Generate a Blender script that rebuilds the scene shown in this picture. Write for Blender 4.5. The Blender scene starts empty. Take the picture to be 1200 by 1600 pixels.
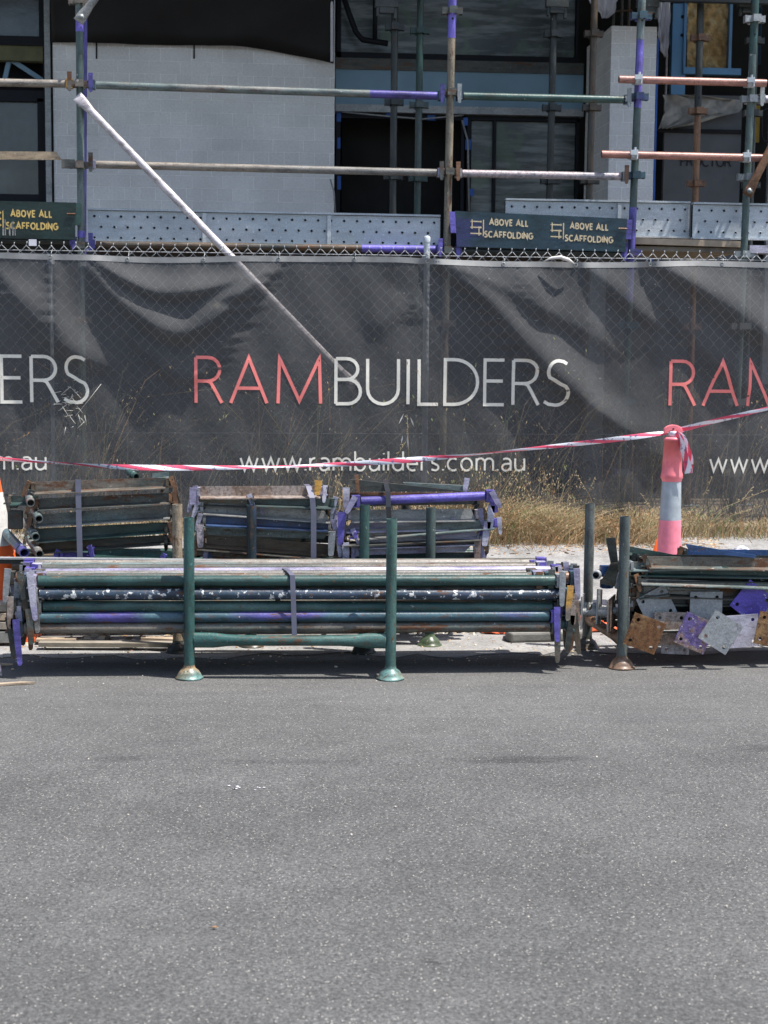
import bpy, bmesh, math, random
import numpy as np
from mathutils import Vector, Matrix
random.seed(7); rng = np.random.default_rng(7)
scn = bpy.context.scene
R = math.radians

# ------------------------------------------------------------------ camera
F = 2500.0                                   # focal length in photo pixels (photo 1200x1600)
CAM = Vector((0, 0, 1.437))
ROT = Matrix.Rotation(R(-5.0), 3, 'Z') @ Matrix.Rotation(R(90 - 5.91), 3, 'X') @ Matrix.Rotation(R(0.5), 3, 'Z')
cd = bpy.data.cameras.new('camera'); cam = bpy.data.objects.new('camera', cd)
scn.collection.objects.link(cam); scn.camera = cam
cam.matrix_world = Matrix.Translation(CAM) @ ROT.to_4x4()
cd.sensor_fit = 'VERTICAL'; cd.sensor_height = 24; cd.lens = 24 * F / 1600
cd.clip_start = .1; cd.clip_end = 500
cd.dof.use_dof = True; cd.dof.focus_distance = 7.2; cd.dof.aperture_fstop = 4.5
scn.render.resolution_x = 768; scn.render.resolution_y = 1024

# ------------------------------------------------------------------ world, sun, exposure
SUN = Vector((.253, -.105, .68)).normalized()
w = bpy.data.worlds.new('World'); scn.world = w; w.use_nodes = True
nt = w.node_tree; bgn = nt.nodes['Background']
sky = nt.nodes.new('ShaderNodeTexSky'); sky.sky_type = 'NISHITA'; sky.sun_disc = False
sky.sun_elevation = math.asin(SUN.z); sky.sun_rotation = math.atan2(SUN.x, SUN.y)
sky.air_density = 1.0; sky.dust_density = 1.6
nt.links.new(sky.outputs[0], bgn.inputs[0]); bgn.inputs[1].default_value = .125
sl = bpy.data.lights.new('sun', 'SUN'); sl.energy = 4.5; sl.angle = R(.5); sl.color = (1, .965, .91)
so = bpy.data.objects.new('sun', sl); scn.collection.objects.link(so)
so.rotation_euler = SUN.to_track_quat('Z', 'Y').to_euler(); so.location = (3, -2, 8)
scn.view_settings.view_transform = 'Standard'; scn.view_settings.look = 'None'
scn.view_settings.exposure = .80; scn.view_settings.gamma = 1

# ------------------------------------------------------------------ geometry helpers
def ray(px, py):
    return ROT @ Vector(((px - 600) / F, (800 - py) / F, -1))
def at(px, py, Y):
    d = ray(px, py); return CAM + d * ((Y - CAM.y) / d.y)
def gr(px, py, z=0.0):
    d = ray(px, py); return CAM + d * ((z - CAM.z) / d.z)
def sc(Y): return F / Y                      # rough px per metre

class MB:
    def __init__(s): s.v = []; s.f = []; s.m = []; s.sm = []
    def add(s, vs, fs, mi=0, smooth=False):
        b = len(s.v); s.v += [Vector(v) for v in vs]
        s.f += [[b + i for i in f] for f in fs]; s.m += [mi] * len(fs); s.sm += [smooth] * len(fs)
    def tube(s, a, b, r, r2=None, n=12, mi=0, caps=True, hollow=0):
        a = Vector(a); b = Vector(b); r2 = r if r2 is None else r2
        d = (b - a).normalized(); u = d.orthogonal().normalized(); w_ = d.cross(u)
        L = (b - a).length; k = 1
        vs = []
        for c, rr in ((a, r), (b, r2)):
            for i in range(n):
                t = 2 * math.pi * i / n; vs.append(c + (u * math.cos(t) + w_ * math.sin(t)) * rr)
        fs = [[i, (i + 1) % n, n + (i + 1) % n, n + i] for i in range(n)]
        s.add(vs, fs, mi, True)
        if hollow:
            for c, rr, dd in ((a, r, d), (b, r2, -d)):
                ri = rr * hollow; dep = min(.12, L * .4); vs = []
                for q, rad in ((c, rr), (c, ri), (c + dd * dep, ri)):
                    for i in range(n):
                        t = 2 * math.pi * i / n; vs.append(q + (u * math.cos(t) + w_ * math.sin(t)) * rad)
                fs = [[i, (i + 1) % n, n + (i + 1) % n, n + i] for i in range(n)] + \
                     [[n + i, n + (i + 1) % n, 2 * n + (i + 1) % n, 2 * n + i] for i in range(n)] + [[2 * n + i for i in range(n)]]
                s.add(vs, fs, mi)
        elif caps:
            s.add(vs, [list(range(n))[::-1], list(range(n, 2 * n))], mi)
    def path(s, pts, r, n=8, mi=0):
        pts = [Vector(p) for p in pts]; ref = None; vs = []
        for i, p in enumerate(pts):
            d = (pts[min(i + 1, len(pts) - 1)] - pts[max(i - 1, 0)]).normalized()
            u = d.orthogonal().normalized() if ref is None else (ref - d * ref.dot(d)).normalized()
            ref = u; w_ = d.cross(u); rr = r[i] if isinstance(r, (list, tuple)) else r
            for k in range(n):
                t = 2 * math.pi * k / n; vs.append(p + (u * math.cos(t) + w_ * math.sin(t)) * rr)
        fs = []
        for i in range(len(pts) - 1):
            for k in range(n): fs.append([i * n + k, i * n + (k + 1) % n, (i + 1) * n + (k + 1) % n, (i + 1) * n + k])
        fs += [list(range(n))[::-1], [(len(pts) - 1) * n + k for k in range(n)]]
        s.add(vs, fs, mi, True)
    def box(s, c, size, rot=None, mi=0):
        c = Vector(c); h = Vector(size) / 2; rot = rot or Matrix.Identity(3)
        vs = [c + rot @ Vector((x * h.x, y * h.y, z * h.z)) for x in (-1, 1) for y in (-1, 1) for z in (-1, 1)]
        s.add(vs, [[0, 1, 3, 2], [4, 6, 7, 5], [0, 4, 5, 1], [2, 3, 7, 6], [0, 2, 6, 4], [1, 5, 7, 3]], mi)
    def bb(s, lo, hi, mi=0):
        lo = Vector(lo); hi = Vector(hi); s.box((lo + hi) / 2, hi - lo, None, mi)
    def prism(s, poly, ext, mi=0):            # planar polygon extruded by vector
        n = len(poly); ext = Vector(ext); vs = [Vector(p) for p in poly] + [Vector(p) + ext for p in poly]
        s.add(vs, [list(range(n)), list(range(2 * n - 1, n - 1, -1))] + [[i, n + i, n + (i + 1) % n, (i + 1) % n] for i in range(n)], mi)
    def lathe(s, c, prof, n=20, mi=0, axis=Vector((0, 0, 1)), wob=0):
        c = Vector(c); u = axis.orthogonal().normalized(); w_ = axis.cross(u); vs = []
        for (r, z) in prof:
            for i in range(n):
                t = 2 * math.pi * i / n
                vs.append(c + axis * (z + (wob * math.sin(3 * t + c.x * 9) if r > .05 else 0)) + (u * math.cos(t) + w_ * math.sin(t)) * r)
        fs = [[j * n + i, j * n + (i + 1) % n, (j + 1) * n + (i + 1) % n, (j + 1) * n + i] for j in range(len(prof) - 1) for i in range(n)]
        s.add(vs, fs, mi, True)
    def build(s, name, mats, parent=None, bevel=0):
        me = bpy.data.meshes.new(name)
        off = parent_world(parent)
        me.from_pydata([v - off for v in s.v], [], s.f)
        for m in (mats if isinstance(mats, (list, tuple)) else [mats]): me.materials.append(m)
        me.polygons.foreach_set('material_index', s.m); me.polygons.foreach_set('use_smooth', s.sm)
        me.update()
        o = bpy.data.objects.new(name, me); scn.collection.objects.link(o)
        if parent: o.parent = parent
        if bevel:
            b = o.modifiers.new('bevel', 'BEVEL'); b.width = bevel; b.segments = 2; b.limit_method = 'ANGLE'
        return o
def parent_world(p):
    v = Vector((0, 0, 0))
    while p: v += p.location; p = p.parent
    return v
def thing(name, label, cat, loc=(0, 0, 0), group=None):
    o = bpy.data.objects.new(name, None); scn.collection.objects.link(o); o.location = loc; o.empty_display_size = .1
    return tag(o, label, cat, group)
def tag(o, label, cat, group=None, kind=None):
    o['label'] = label
    if cat: o['category'] = cat
    if group: o['group'] = group
    if kind: o['kind'] = kind
    return o
def struct(o, label=None, kind='structure', cat=None):
    o['kind'] = kind
    if label: o['label'] = label
    if cat: o['category'] = cat
    return o

# ------------------------------------------------------------------ materials
def newmat(name):
    m = bpy.data.materials.new(name); m.use_nodes = True; t = m.node_tree
    return m, t, t.nodes['Principled BSDF']
def N(t, kind, **kw):
    n = t.nodes.new(kind)
    for k, v in kw.items():
        if k in n.inputs.keys(): n.inputs[k].default_value = v
        else: setattr(n, k, v)
    return n
def rgb(c): return (c[0], c[1], c[2], 1)
def coords(t, rnd=True, scale=(1, 1, 1)):
    tc = N(t, 'ShaderNodeTexCoord'); mp = N(t, 'ShaderNodeMapping'); mp.inputs['Scale'].default_value = scale
    t.links.new(tc.outputs['Object'], mp.inputs[0])
    if rnd:
        oi = N(t, 'ShaderNodeObjectInfo'); mu = N(t, 'ShaderNodeMath', operation='MULTIPLY'); mu.inputs[1].default_value = 57.
        t.links.new(oi.outputs['Random'], mu.inputs[0]); t.links.new(mu.outputs[0], mp.inputs['Location'])
    return mp.outputs[0]
def noise(t, vec, scale, detail=4, rough=.6):
    n = N(t, 'ShaderNodeTexNoise', Scale=scale, Detail=detail, Roughness=rough); t.links.new(vec, n.inputs['Vector']); return n.outputs['Fac']
def ramp(t, fac, stops):
    r = N(t, 'ShaderNodeValToRGB'); e = r.color_ramp.elements
    while len(e) < len(stops): e.new(.5)
    for i, (p, c) in enumerate(stops):
        e[i].position = p; e[i].color = rgb(c) if isinstance(c, (tuple, list)) else (c, c, c, 1)
    t.links.new(fac, r.inputs[0]); return r.outputs[0]
def mix(t, fac, a, b, blend='MIX'):
    n = N(t, 'ShaderNodeMix', data_type='RGBA', blend_type=blend)
    for s, v in ((0, fac), (6, a), (7, b)):
        if isinstance(v, (int, float)): n.inputs[s].default_value = v
        elif isinstance(v, (tuple, list)): n.inputs[s].default_value = rgb(v)
        else: t.links.new(v, n.inputs[s])
    return n.outputs[2]
def bump(t, h, bsdf, strength=.3, dist=.01):
    b = N(t, 'ShaderNodeBump', Strength=strength, Distance=dist); t.links.new(h, b.inputs['Height']); t.links.new(b.outputs[0], bsdf.inputs['Normal'])
def thr(f): return .5 + (.5 - f) * .36
PSPEC = {}
def upright(mt):
    """the same paint with its wear running along a vertical tube"""
    if mt.name not in PSPEC: return mt
    k = mt.name + '_upright'
    if k not in bpy.data.materials:
        a, kw = PSPEC[mt.name]; kw = dict(kw); kw['ax'] = (1, 1, .3); paint(k, *a, **kw)
    return bpy.data.materials[k]
def paint(name, *a, **kw):
    PSPEC[name] = (a, kw); return paint_(name, *a, **kw)
def paint_(name, base, base2=None, m2=.4, rust=.15, splat=.04, rough=.38, metal=0., sc_=1., rustc=(.16, .07, .032), spc=(.55, .53, .5), ax=(.3, 1, 1), grime=1.):
    m, t, b = newmat(name); v = coords(t, True, ax); vi = coords(t, True)
    c = base
    if base2 is not None:
        f = ramp(t, noise(t, v, 2.6 * sc_, 3), [(thr(m2) - .03, 0.), (thr(m2) + .03, 1.)]); c = mix(t, f, base, base2)
    # faded dusty variation
    c = mix(t, ramp(t, noise(t, v, 9 * sc_, 6), [(.35, 0.), (.75, .28)]), c, tuple(min(1, x * 1.3 + .018) for x in (base if not base2 else [(p + q) / 2 for p, q in zip(base, base2)])))
    c = mix(t, 1., c, ramp(t, noise(t, v, 22 * sc_, 7, .7), [(.32, 1 - .62 * grime), (.5, 1 - .05 * grime), (.68, 1 + .3 * grime)]), 'MULTIPLY')
    rf = ramp(t, noise(t, v, 19 * sc_, 8, .75), [(thr(rust), 0.), (thr(rust) + .06, 1.)])
    rc = mix(t, noise(t, v, 60, 4), rustc, tuple(x * .35 for x in rustc))
    c = mix(t, rf, c, rc)
    c = mix(t, ramp(t, noise(t, vi, 62, 5, .65), [(.60, 0.), (.63, .75 * min(1., rust * 5))]), c, rc)   # small chips down to rust
    c = mix(t, ramp(t, noise(t, vi, 48, 5, .7), [(.64, 0.), (.67, .55)]), c, tuple(min(1, x * 2.2 + .08) for x in base))
    if splat:
        sf = ramp(t, noise(t, vi, (34 if splat < .3 else 27) * sc_, 6, .7), [(thr(splat) + .02, 0.), (thr(splat) + .035, 1.)]); c = mix(t, sf, c, spc)
    g = ramp(t, noise(t, vi, 150, 3), [(.3, .72), (.7, 1.15)]); c = mix(t, 1., c, g, 'MULTIPLY')
    t.links.new(c, b.inputs['Base Color'])
    rr = mix(t, rf, (rough,) * 3, (.8,) * 3); t.links.new(rr, b.inputs['Roughness'])
    b.inputs['Metallic'].default_value = metal; b.inputs['Specular IOR Level'].default_value = .42
    bump(t, noise(t, vi, 70, 5), b, .3, .004)
    return m
def plain(name, c, rough=.6, metal=0, var=.25, scale=12, bmp=.15):
    m, t, b = newmat(name); v = coords(t)
    lo = tuple(x * (1 - var) for x in c); hi = tuple(min(1, x * (1 + var)) for x in c)
    t.links.new(ramp(t, noise(t, v, scale, 6), [(.3, lo), (.7, hi)]), b.inputs['Base Color'])
    b.inputs['Roughness'].default_value = rough; b.inputs['Metallic'].default_value = metal
    if max(c) < .03: b.inputs['Specular IOR Level'].default_value = .18
    if bmp: bump(t, noise(t, v, scale * 6, 5), b, bmp, .004)
    return m

GREEN = (.024, .066, .060); PURPLE = (.072, .060, .235); GREY = (.18, .172, .158); BLUE = (.025, .065, .17); DARK = (.018, .024, .024)
LILAC = (.27, .245, .36); TEAL = (.045, .125, .12)
M = {}
M['green'] = paint('worn_green_paint', GREEN, (.06, .115, .10), .4, .28, .08, rustc=(.12, .085, .05))
M['greendark'] = paint('dark_green_paint', (.022, .06, .052), (.06, .085, .08), .4, .2, .02)
M['greensplat'] = paint('splattered_green_blue_paint', (.028, .05, .07), (.06, .05, .16), .25, .3, .36, spc=(.62, .62, .6))
M['purple'] = paint('worn_purple_paint', PURPLE, (.15, .12, .47), .4, .06, .04)
M['purplegreen'] = paint('purple_over_green_paint', (.045, .1, .115), PURPLE, .36, .24, .06)
M['greygreen'] = paint('greyed_green_paint', (.12, .16, .155), GREY, .5, .28, .1)
M['grey'] = paint('weathered_grey_paint', GREY, (.25, .22, .185), .5, .18, .1)
M['rustygrey'] = paint('rusty_grey_steel', (.15, .13, .105), (.08, .09, .08), .5, .42, .08)
M['rust'] = paint('rusty_steel', (.22, .11, .055), (.13, .065, .035), .5, .3, .05)
M['rusttube'] = paint('red_brown_tube_paint', (.36, .17, .13), (.30, .15, .13), .4, .14, .02)
M['blue'] = paint('worn_blue_paint', BLUE, (.045, .11, .26), .4, .15, .04)
M['bluedark'] = paint('scuffed_dark_blue_paint', (.025, .045, .10), (.04, .075, .16), .4, .26, .1)
M['lilac'] = paint('chalky_lilac_paint', LILAC, (.45, .43, .5), .45, .08, .06)
M['orangeclip'] = paint('yellow_orange_paint', (.62, .33, .07), GREY, .3, .15, .02)
M['dark'] = paint('dirty_black_steel', DARK, (.05, .055, .05), .4, .12, .01)
M['darkrust'] = paint('dark_rusted_steel', (.045, .05, .045), (.10, .07, .045), .5, .3, .02)
M['concreted'] = paint('cement_splashed_grey_steel', (.30, .295, .275), (.17, .18, .18), .4, .14, .12)
M['pinkish'] = paint('chalky_pink_grey_paint', (.42, .35, .36), (.3, .28, .3), .45, .1, .1, sc_=2.4, ax=(1, 1, 1))
M['greenolive'] = paint('tan_scuffed_standard', (.30, .235, .16), (.19, .165, .12), .45, .32, .12)
M['yolive'] = paint('dull_yellow_green_paint', (.2, .2, .07), (.08, .12, .07), .5, .15, .02)
M['galv'] = paint('galvanised_steel', (.50, .53, .55), (.42, .46, .49), .5, .0, .02, rough=.45, metal=.15, grime=.3)
M['galvdull'] = paint('dull_galvanised_steel', (.34, .35, .35), (.26, .28, .28), .5, .08, .05, rough=.5, metal=.25, grime=.3)
M['greysoft'] = paint('pale_grey_plate', (.31, .32, .325), (.25, .26, .27), .45, .06, .04, rough=.5, metal=.2, sc_=2.4, ax=(1, 1, 1), grime=.3)
M['rustplate'] = paint('rusted_plate', (.17, .075, .028), (.26, .15, .065), .5, .4, .03, rustc=(.12, .045, .018), sc_=2.4, ax=(1, 1, 1))
M['brownplate'] = paint('brown_grey_plate', (.23, .16, .12), (.3, .25, .22), .5, .25, .06, sc_=2.4, ax=(1, 1, 1))
M['purplerust'] = paint('purple_rust_plate', (.26, .18, .14), (.12, .09, .27), .42, .3, .2, sc_=2.4, ax=(1, 1, 1))
M['strap'] = plain('lilac_grey_strap', (.15, .15, .20), .4, .2, .1, 20, 0)
M['strapdark'] = plain('black_strap', (.03, .03, .034), .35, .2, .1, 20, 0)
M['timber'] = plain('weathered_timber', (.36, .28, .20), .85, 0, .35, 9, .4)
M['timberold'] = plain('grey_timber', (.24, .21, .17), .9, 0, .35, 9, .4)
M['black'] = plain('black_void', (.012, .012, .014), .7, 0, .3, 4, 0)
M['frame'] = plain('black_window_frame', (.010, .011, .015), .5, .2, .2, 4, .0)
M['wire'] = plain('galvanised_wire', (.33, .34, .35), .5, .1, .15, 30, 0)
M['dryred'] = plain('safety_orange_mesh_plastic', (.85, .16, .06), .5, 0, .25, 15, .3)
M['rubber'] = plain('dusty_rubber', (.20, .195, .18), .85, 0, .3, 12, .4)
M['bluetape'] = plain('blue_tape', (.02, .09, .35), .6, 0, .2, 12, 0)
M['white'] = plain('white_wrap', (.62, .61, .66), .6, 0, .15, 6, .2)
M['letter_cream'] = plain('cream_print', (.68, .65, .57), .8, 0, .10, 30, .2)
M['letter_red'] = plain('red_print', (.80, .21, .19), .8, 0, .10, 30, .2)
M['letter_sign'] = plain('sign_yellow_print', (.62, .43, .13), .6, 0, .2, 40, 0)
M['letter_sign2'] = plain('sign_faded_print', (.60, .48, .30), .6, 0, .2, 40, 0)

# asphalt
def asphalt():
    m, t, b = newmat('asphalt'); tc = N(t, 'ShaderNodeTexCoord'); v = tc.outputs['Object']
    big = ramp(t, noise(t, v, .9, 5), [(.3, (.066, .0655, .064)), (.5, (.083, .082, .080)), (.7, (.102, .1005, .098))])
    mid = ramp(t, noise(t, v, 6, 6), [(.3, .88), (.7, 1.1)]); c = mix(t, 1., big, mid, 'MULTIPLY')
    fine = ramp(t, noise(t, v, 90, 6, .75), [(.3, .35), (.5, 1.), (.72, 1.65)]); c = mix(t, 1., c, fine, 'MULTIPLY')
    vo = N(t, 'ShaderNodeTexVoronoi', Scale=165.); t.links.new(v, vo.inputs['Vector'])
    sp = N(t, 'ShaderNodeSeparateColor'); t.links.new(vo.outputs['Color'], sp.inputs[0])
    rnd = ramp(t, sp.outputs[0], [(.0, .7), (.5, 1.), (1., 1.35)]); c = mix(t, 1., c, rnd, 'MULTIPLY')
    pick = ramp(t, sp.outputs[1], [(.88, 0.), (.89, 1.)]); near = ramp(t, vo.outputs['Distance'], [(.30, 1.), (.46, 0.)])
    mul = N(t, 'ShaderNodeMath', operation='MULTIPLY'); t.links.new(pick, mul.inputs[0]); t.links.new(near, mul.inputs[1])
    c = mix(t, mul.outputs[0], c, mix(t, sp.outputs[2], (.15, .145, .14), (.38, .36, .32)))
    vo2 = N(t, 'ShaderNodeTexVoronoi', Scale=55.); t.links.new(v, vo2.inputs['Vector'])
    s2 = N(t, 'ShaderNodeSeparateColor'); t.links.new(vo2.outputs['Color'], s2.inputs[0])
    p2 = ramp(t, s2.outputs[1], [(.988, 0.), (.99, 1.)]); n2 = ramp(t, vo2.outputs['Distance'], [(.13, 1.), (.22, 0.)])
    mu2 = N(t, 'ShaderNodeMath', operation='MULTIPLY'); t.links.new(p2, mu2.inputs[0]); t.links.new(n2, mu2.inputs[1])
    c = mix(t, mu2.outputs[0], c, (.32, .30, .27))
    # dark scuffs (oil and patch stains) at fixed places on the road
    sep = N(t, 'ShaderNodeSeparateXYZ'); t.links.new(v, sep.inputs[0])
    for (px, py, rx, ry, k) in ((810, 1187, .30, .07, .45), (185, 1185, .14, .06, .6), (450, 1190, .32, .05, .7), (1190, 1170, .13, .08, .6),
                                (672, 1503, .030, .022, .35), (980, 1120, .5, .15, .9), (300, 1090, .9, .06, 1.12)):
        g = gr(px, py); dx = N(t, 'ShaderNodeMath', operation='SUBTRACT'); dx.inputs[1].default_value = g.x
        t.links.new(sep.outputs[0], dx.inputs[0]); dx2 = N(t, 'ShaderNodeMath', operation='DIVIDE'); dx2.inputs[1].default_value = rx; t.links.new(dx.outputs[0], dx2.inputs[0])
        dy = N(t, 'ShaderNodeMath', operation='SUBTRACT'); dy.inputs[1].default_value = g.y
        t.links.new(sep.outputs[1], dy.inputs[0]); dy2 = N(t, 'ShaderNodeMath', operation='DIVIDE'); dy2.inputs[1].default_value = ry; t.links.new(dy.outputs[0], dy2.inputs[0])
        cb = N(t, 'ShaderNodeCombineXYZ'); t.links.new(dx2.outputs[0], cb.inputs[0]); t.links.new(dy2.outputs[0], cb.inputs[1])
        ln = N(t, 'ShaderNodeVectorMath', operation='LENGTH'); t.links.new(cb.outputs[0], ln.inputs[0])
        ad = N(t, 'ShaderNodeMath', operation='ADD'); t.links.new(ln.outputs['Value'], ad.inputs[0])
        nz = N(t, 'ShaderNodeMath', operation='MULTIPLY_ADD'); nz.inputs[1].default_value = 4.2; nz.inputs[2].default_value = -2.0
        mst = N(t, 'ShaderNodeMapping'); mst.inputs['Scale'].default_value = (9, 55, 1); t.links.new(v, mst.inputs[0]); t.links.new(noise(t, mst.outputs[0], 1, 7, .75), nz.inputs[0]); t.links.new(nz.outputs[0], ad.inputs[1])
        f = ramp(t, ad.outputs[0], [(.45, .85), (.98, 0.)]); c = mix(t, f, c, mix(t, 1., c, (k, k, k * 1.02), 'MULTIPLY'))
    du = N(t, 'ShaderNodeMapRange'); du.inputs['From Min'].default_value = 5.2; du.inputs['From Max'].default_value = 7.3; du.inputs['To Max'].default_value = .5
    t.links.new(sep.outputs[1], du.inputs['Value']); dm = N(t, 'ShaderNodeMath', operation='MULTIPLY'); t.links.new(du.outputs[0], dm.inputs[0])
    mp2 = N(t, 'ShaderNodeMapping'); mp2.inputs['Scale'].default_value = (.5, 2.5, 1); t.links.new(v, mp2.inputs[0]); t.links.new(ramp(t, noise(t, mp2.outputs[0], 3, 8, .7), [(.3, .2), (.65, 1.)]), dm.inputs[1])
    c = mix(t, dm.outputs[0], c, (.17, .165, .155))   # road dust trodden along the gutter
    t.links.new(c, b.inputs['Base Color']); b.inputs['Roughness'].default_value = .82; b.inputs['Specular IOR Level'].default_value = .35
    bump(t, mix(t, .5, noise(t, v, 160, 4, .7), vo.outputs['Distance']), b, .55, .006)
    return m
M['asphalt'] = asphalt()
def pale_ground():
    m, t, b = newmat('dusty_footpath'); tc = N(t, 'ShaderNodeTexCoord'); v = tc.outputs['Object']
    c = ramp(t, noise(t, v, 3, 8, .65), [(.3, (.27, .265, .25)), (.5, (.34, .33, .32)), (.7, (.42, .40, .375))])
    c = mix(t, 1., c, ramp(t, noise(t, v, 70, 6, .75), [(.3, .58), (.55, .88), (.75, 1.12)]), 'MULTIPLY')
    c = mix(t, ramp(t, noise(t, v, 26, 6, .7), [(.62, 0.), (.70, 1.)]), c, (.13, .10, .07))
    c = mix(t, 1., c, ramp(t, noise(t, v, 9, 7, .7), [(.35, .72), (.6, 1.05)]), 'MULTIPLY')
    t.links.new(c, b.inputs['Base Color']); b.inputs['Roughness'].default_value = .9
    bump(t, noise(t, v, 90, 6, .7), b, .6, .008); return m
M['pale'] = pale_ground()
def dirt():
    m, t, b = newmat('dry_dirt'); tc = N(t, 'ShaderNodeTexCoord'); v = tc.outputs['Object']
    c = ramp(t, noise(t, v, 5, 8, .7), [(.3, (.16, .12, .08)), (.6, (.28, .22, .15)), (.75, (.36, .31, .23))])
    t.links.new(c, b.inputs['Base Color']); b.inputs['Roughness'].default_value = .95
    bump(t, noise(t, v, 40, 6, .7), b, .8, .02); return m
M['dirt'] = dirt()
def brick():
    m, t, b = newmat('grey_blockwork'); tc = N(t, 'ShaderNodeTexCoord')
    mp = N(t, 'ShaderNodeMapping'); mp.inputs['Rotation'].default_value = (R(90), 0, 0)
    sx = N(t, 'ShaderNodeSeparateXYZ'); t.links.new(tc.outputs['Object'], sx.inputs[0])
    ax = N(t, 'ShaderNodeMath', operation='ADD'); t.links.new(sx.outputs[0], ax.inputs[0]); t.links.new(sx.outputs[1], ax.inputs[1])
    cb = N(t, 'ShaderNodeCombineXYZ'); t.links.new(ax.outputs[0], cb.inputs[0]); t.links.new(sx.outputs[2], cb.inputs[1])
    br = N(t, 'ShaderNodeTexBrick', Scale=1.); br.inputs['Brick Width'].default_value = .232; br.inputs['Row Height'].default_value = .0935
    br.inputs['Mortar Size'].default_value = .0035; br.inputs['Mortar Smooth'].default_value = .3; br.squash = .5; br.squash_frequency = 3; br.offset = .37
    br.inputs['Color1'].default_value = (.68, .68, .675, 1); br.inputs['Color2'].default_value = (.74, .74, .735, 1); br.inputs['Mortar'].default_value = (.90, .90, .89, 1)
    t.links.new(cb.outputs[0], br.inputs['Vector'])
    v = tc.outputs['Object']
    c = mix(t, 1., br.outputs['Color'], ramp(t, noise(t, v, 2.2, 5), [(.3, .84), (.7, 1.06)]), 'MULTIPLY')
    c = mix(t, 1., c, ramp(t, noise(t, v, 60, 5, .7), [(.3, .85), (.7, 1.1)]), 'MULTIPLY')
    t.links.new(c, b.inputs['Base Color']); b.inputs['Roughness'].default_value = .9
    inv = N(t, 'ShaderNodeMath', operation='SUBTRACT'); inv.inputs[0].default_value = 1; t.links.new(br.outputs['Fac'], inv.inputs[1])
    bump(t, inv.outputs[0], b, .7, .004); return m
M['brick'] = brick()
def glass(name, c, rough=.12, spec=.5, streak=0.):
    m, t, b = newmat(name); v = coords(t, False)
    cc = ramp(t, noise(t, v, 2.2, 6, .65), [(.35, c), (.65, tuple(min(1, x * 1.9 + .01) for x in c))])
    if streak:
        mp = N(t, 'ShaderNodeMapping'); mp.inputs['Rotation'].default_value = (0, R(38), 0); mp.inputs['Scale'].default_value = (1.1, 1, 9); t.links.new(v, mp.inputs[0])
        cc = mix(t, ramp(t, noise(t, mp.outputs[0], 2.4, 5, .6), [(.46, 0.), (.64, streak)]), cc, (.24, .27, .275))  # diagonal film streaks, also painting window reflections into the colour
        cc = mix(t, ramp(t, noise(t, v, 3.5, 5, .6), [(.54, 0.), (.62, .7)]), cc, (.07, .11, .06))  # greenish blots: reflections painted into the film
    t.links.new(cc, b.inputs['Base Color']); b.inputs['Roughness'].default_value = rough; b.inputs['Specular IOR Level'].default_value = spec
    bump(t, noise(t, v, 5, 4), b, .12, .02); return m
M['glass'] = glass('dusty_dark_glass', (.035, .042, .045), .15, .6)
M['plastic'] = glass('plastic_film_with_painted_reflections', (.022, .030, .030), .25, .5, .6)
M['interior'] = plain('dim_interior', (.02, .02, .02), .9, 0, .4, 2, 0)
M['bluebeam'] = plain('blue_grey_cladding', (.15, .25, .33), .5, .1, .15, 3, .05)
M['bluesteel'] = plain('blue_steel_stud', (.09, .21, .36), .4, .3, .12, 4, .05)
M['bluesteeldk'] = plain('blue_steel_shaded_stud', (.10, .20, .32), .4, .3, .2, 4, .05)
M['membrane'] = plain('black_membrane', (.016, .0155, .0155), .5, 0, .15, 3, .1)
M['sarking'] = plain('dark_grey_sarking', (.075, .08, .088), .6, 0, .25, 3, .2)
M['felt'] = plain('crumpled_grey_felt', (.28, .27, .25), .9, 0, .4, 9, .8)
M['dimprint'] = plain('dim_black_print', (.02, .02, .022), .7, 0, .2, 9, 0)
def insulation():
    m, t, b = newmat('yellow_insulation'); v = coords(t, False)
    c = ramp(t, noise(t, v, 7, 9, .7), [(.3, (.22, .12, .04)), (.5, (.58, .39, .17)), (.7, (.85, .70, .42))])
    t.links.new(c, b.inputs['Base Color']); b.inputs['Roughness'].default_value = 1; bump(t, noise(t, v, 22, 8, .7), b, 1., .04); return m
M['insul'] = insulation()
def cloth():
    m, t, b = newmat('shade_cloth'); tc = N(t, 'ShaderNodeTexCoord'); v = tc.outputs['Object']
    c = ramp(t, noise(t, v, 2.2, 7, .65), [(.3, (.068, .070, .072)), (.7, (.098, .099, .100))])
    # scuffs and dry dust marks
    mp = N(t, 'ShaderNodeMapping'); mp.inputs['Rotation'].default_value = (0, R(35), 0); mp.inputs['Scale'].default_value = (14, 14, 120); t.links.new(v, mp.inputs[0])
    c = mix(t, ramp(t, noise(t, mp.outputs[0], 1, 2, .5), [(.73, 0.), (.78, .5)]), c, (.42, .42, .40))
    c = mix(t, ramp(t, noise(t, v, 9, 8, .75), [(.60, 0.), (.72, .30)]), c, (.30, .27, .19))
    c = mix(t, ramp(t, noise(t, v, 75, 2, .4), [(.74, 0.), (.78, .7)]), c, (.45, .45, .44))
    c = mix(t, 1., c, ramp(t, noise(t, v, 220, 3), [(.3, .8), (.7, 1.2)]), 'MULTIPLY')
    t.links.new(c, b.inputs['Base Color']); b.inputs['Roughness'].default_value = .75; b.inputs['Specular IOR Level'].default_value = .2
    bump(t, noise(t, v, 14, 6, .65), b, .35, .012)
    tr = N(t, 'ShaderNodeBsdfTransparent'); ms = N(t, 'ShaderNodeMixShader'); ms.inputs[0].default_value = .30
    t.links.new(b.outputs[0], ms.inputs[1]); t.links.new(tr.outputs[0], ms.inputs[2])
    t.links.new(ms.outputs[0], t.nodes['Material Output'].inputs[0]); return m
M['cloth'] = cloth()
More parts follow.
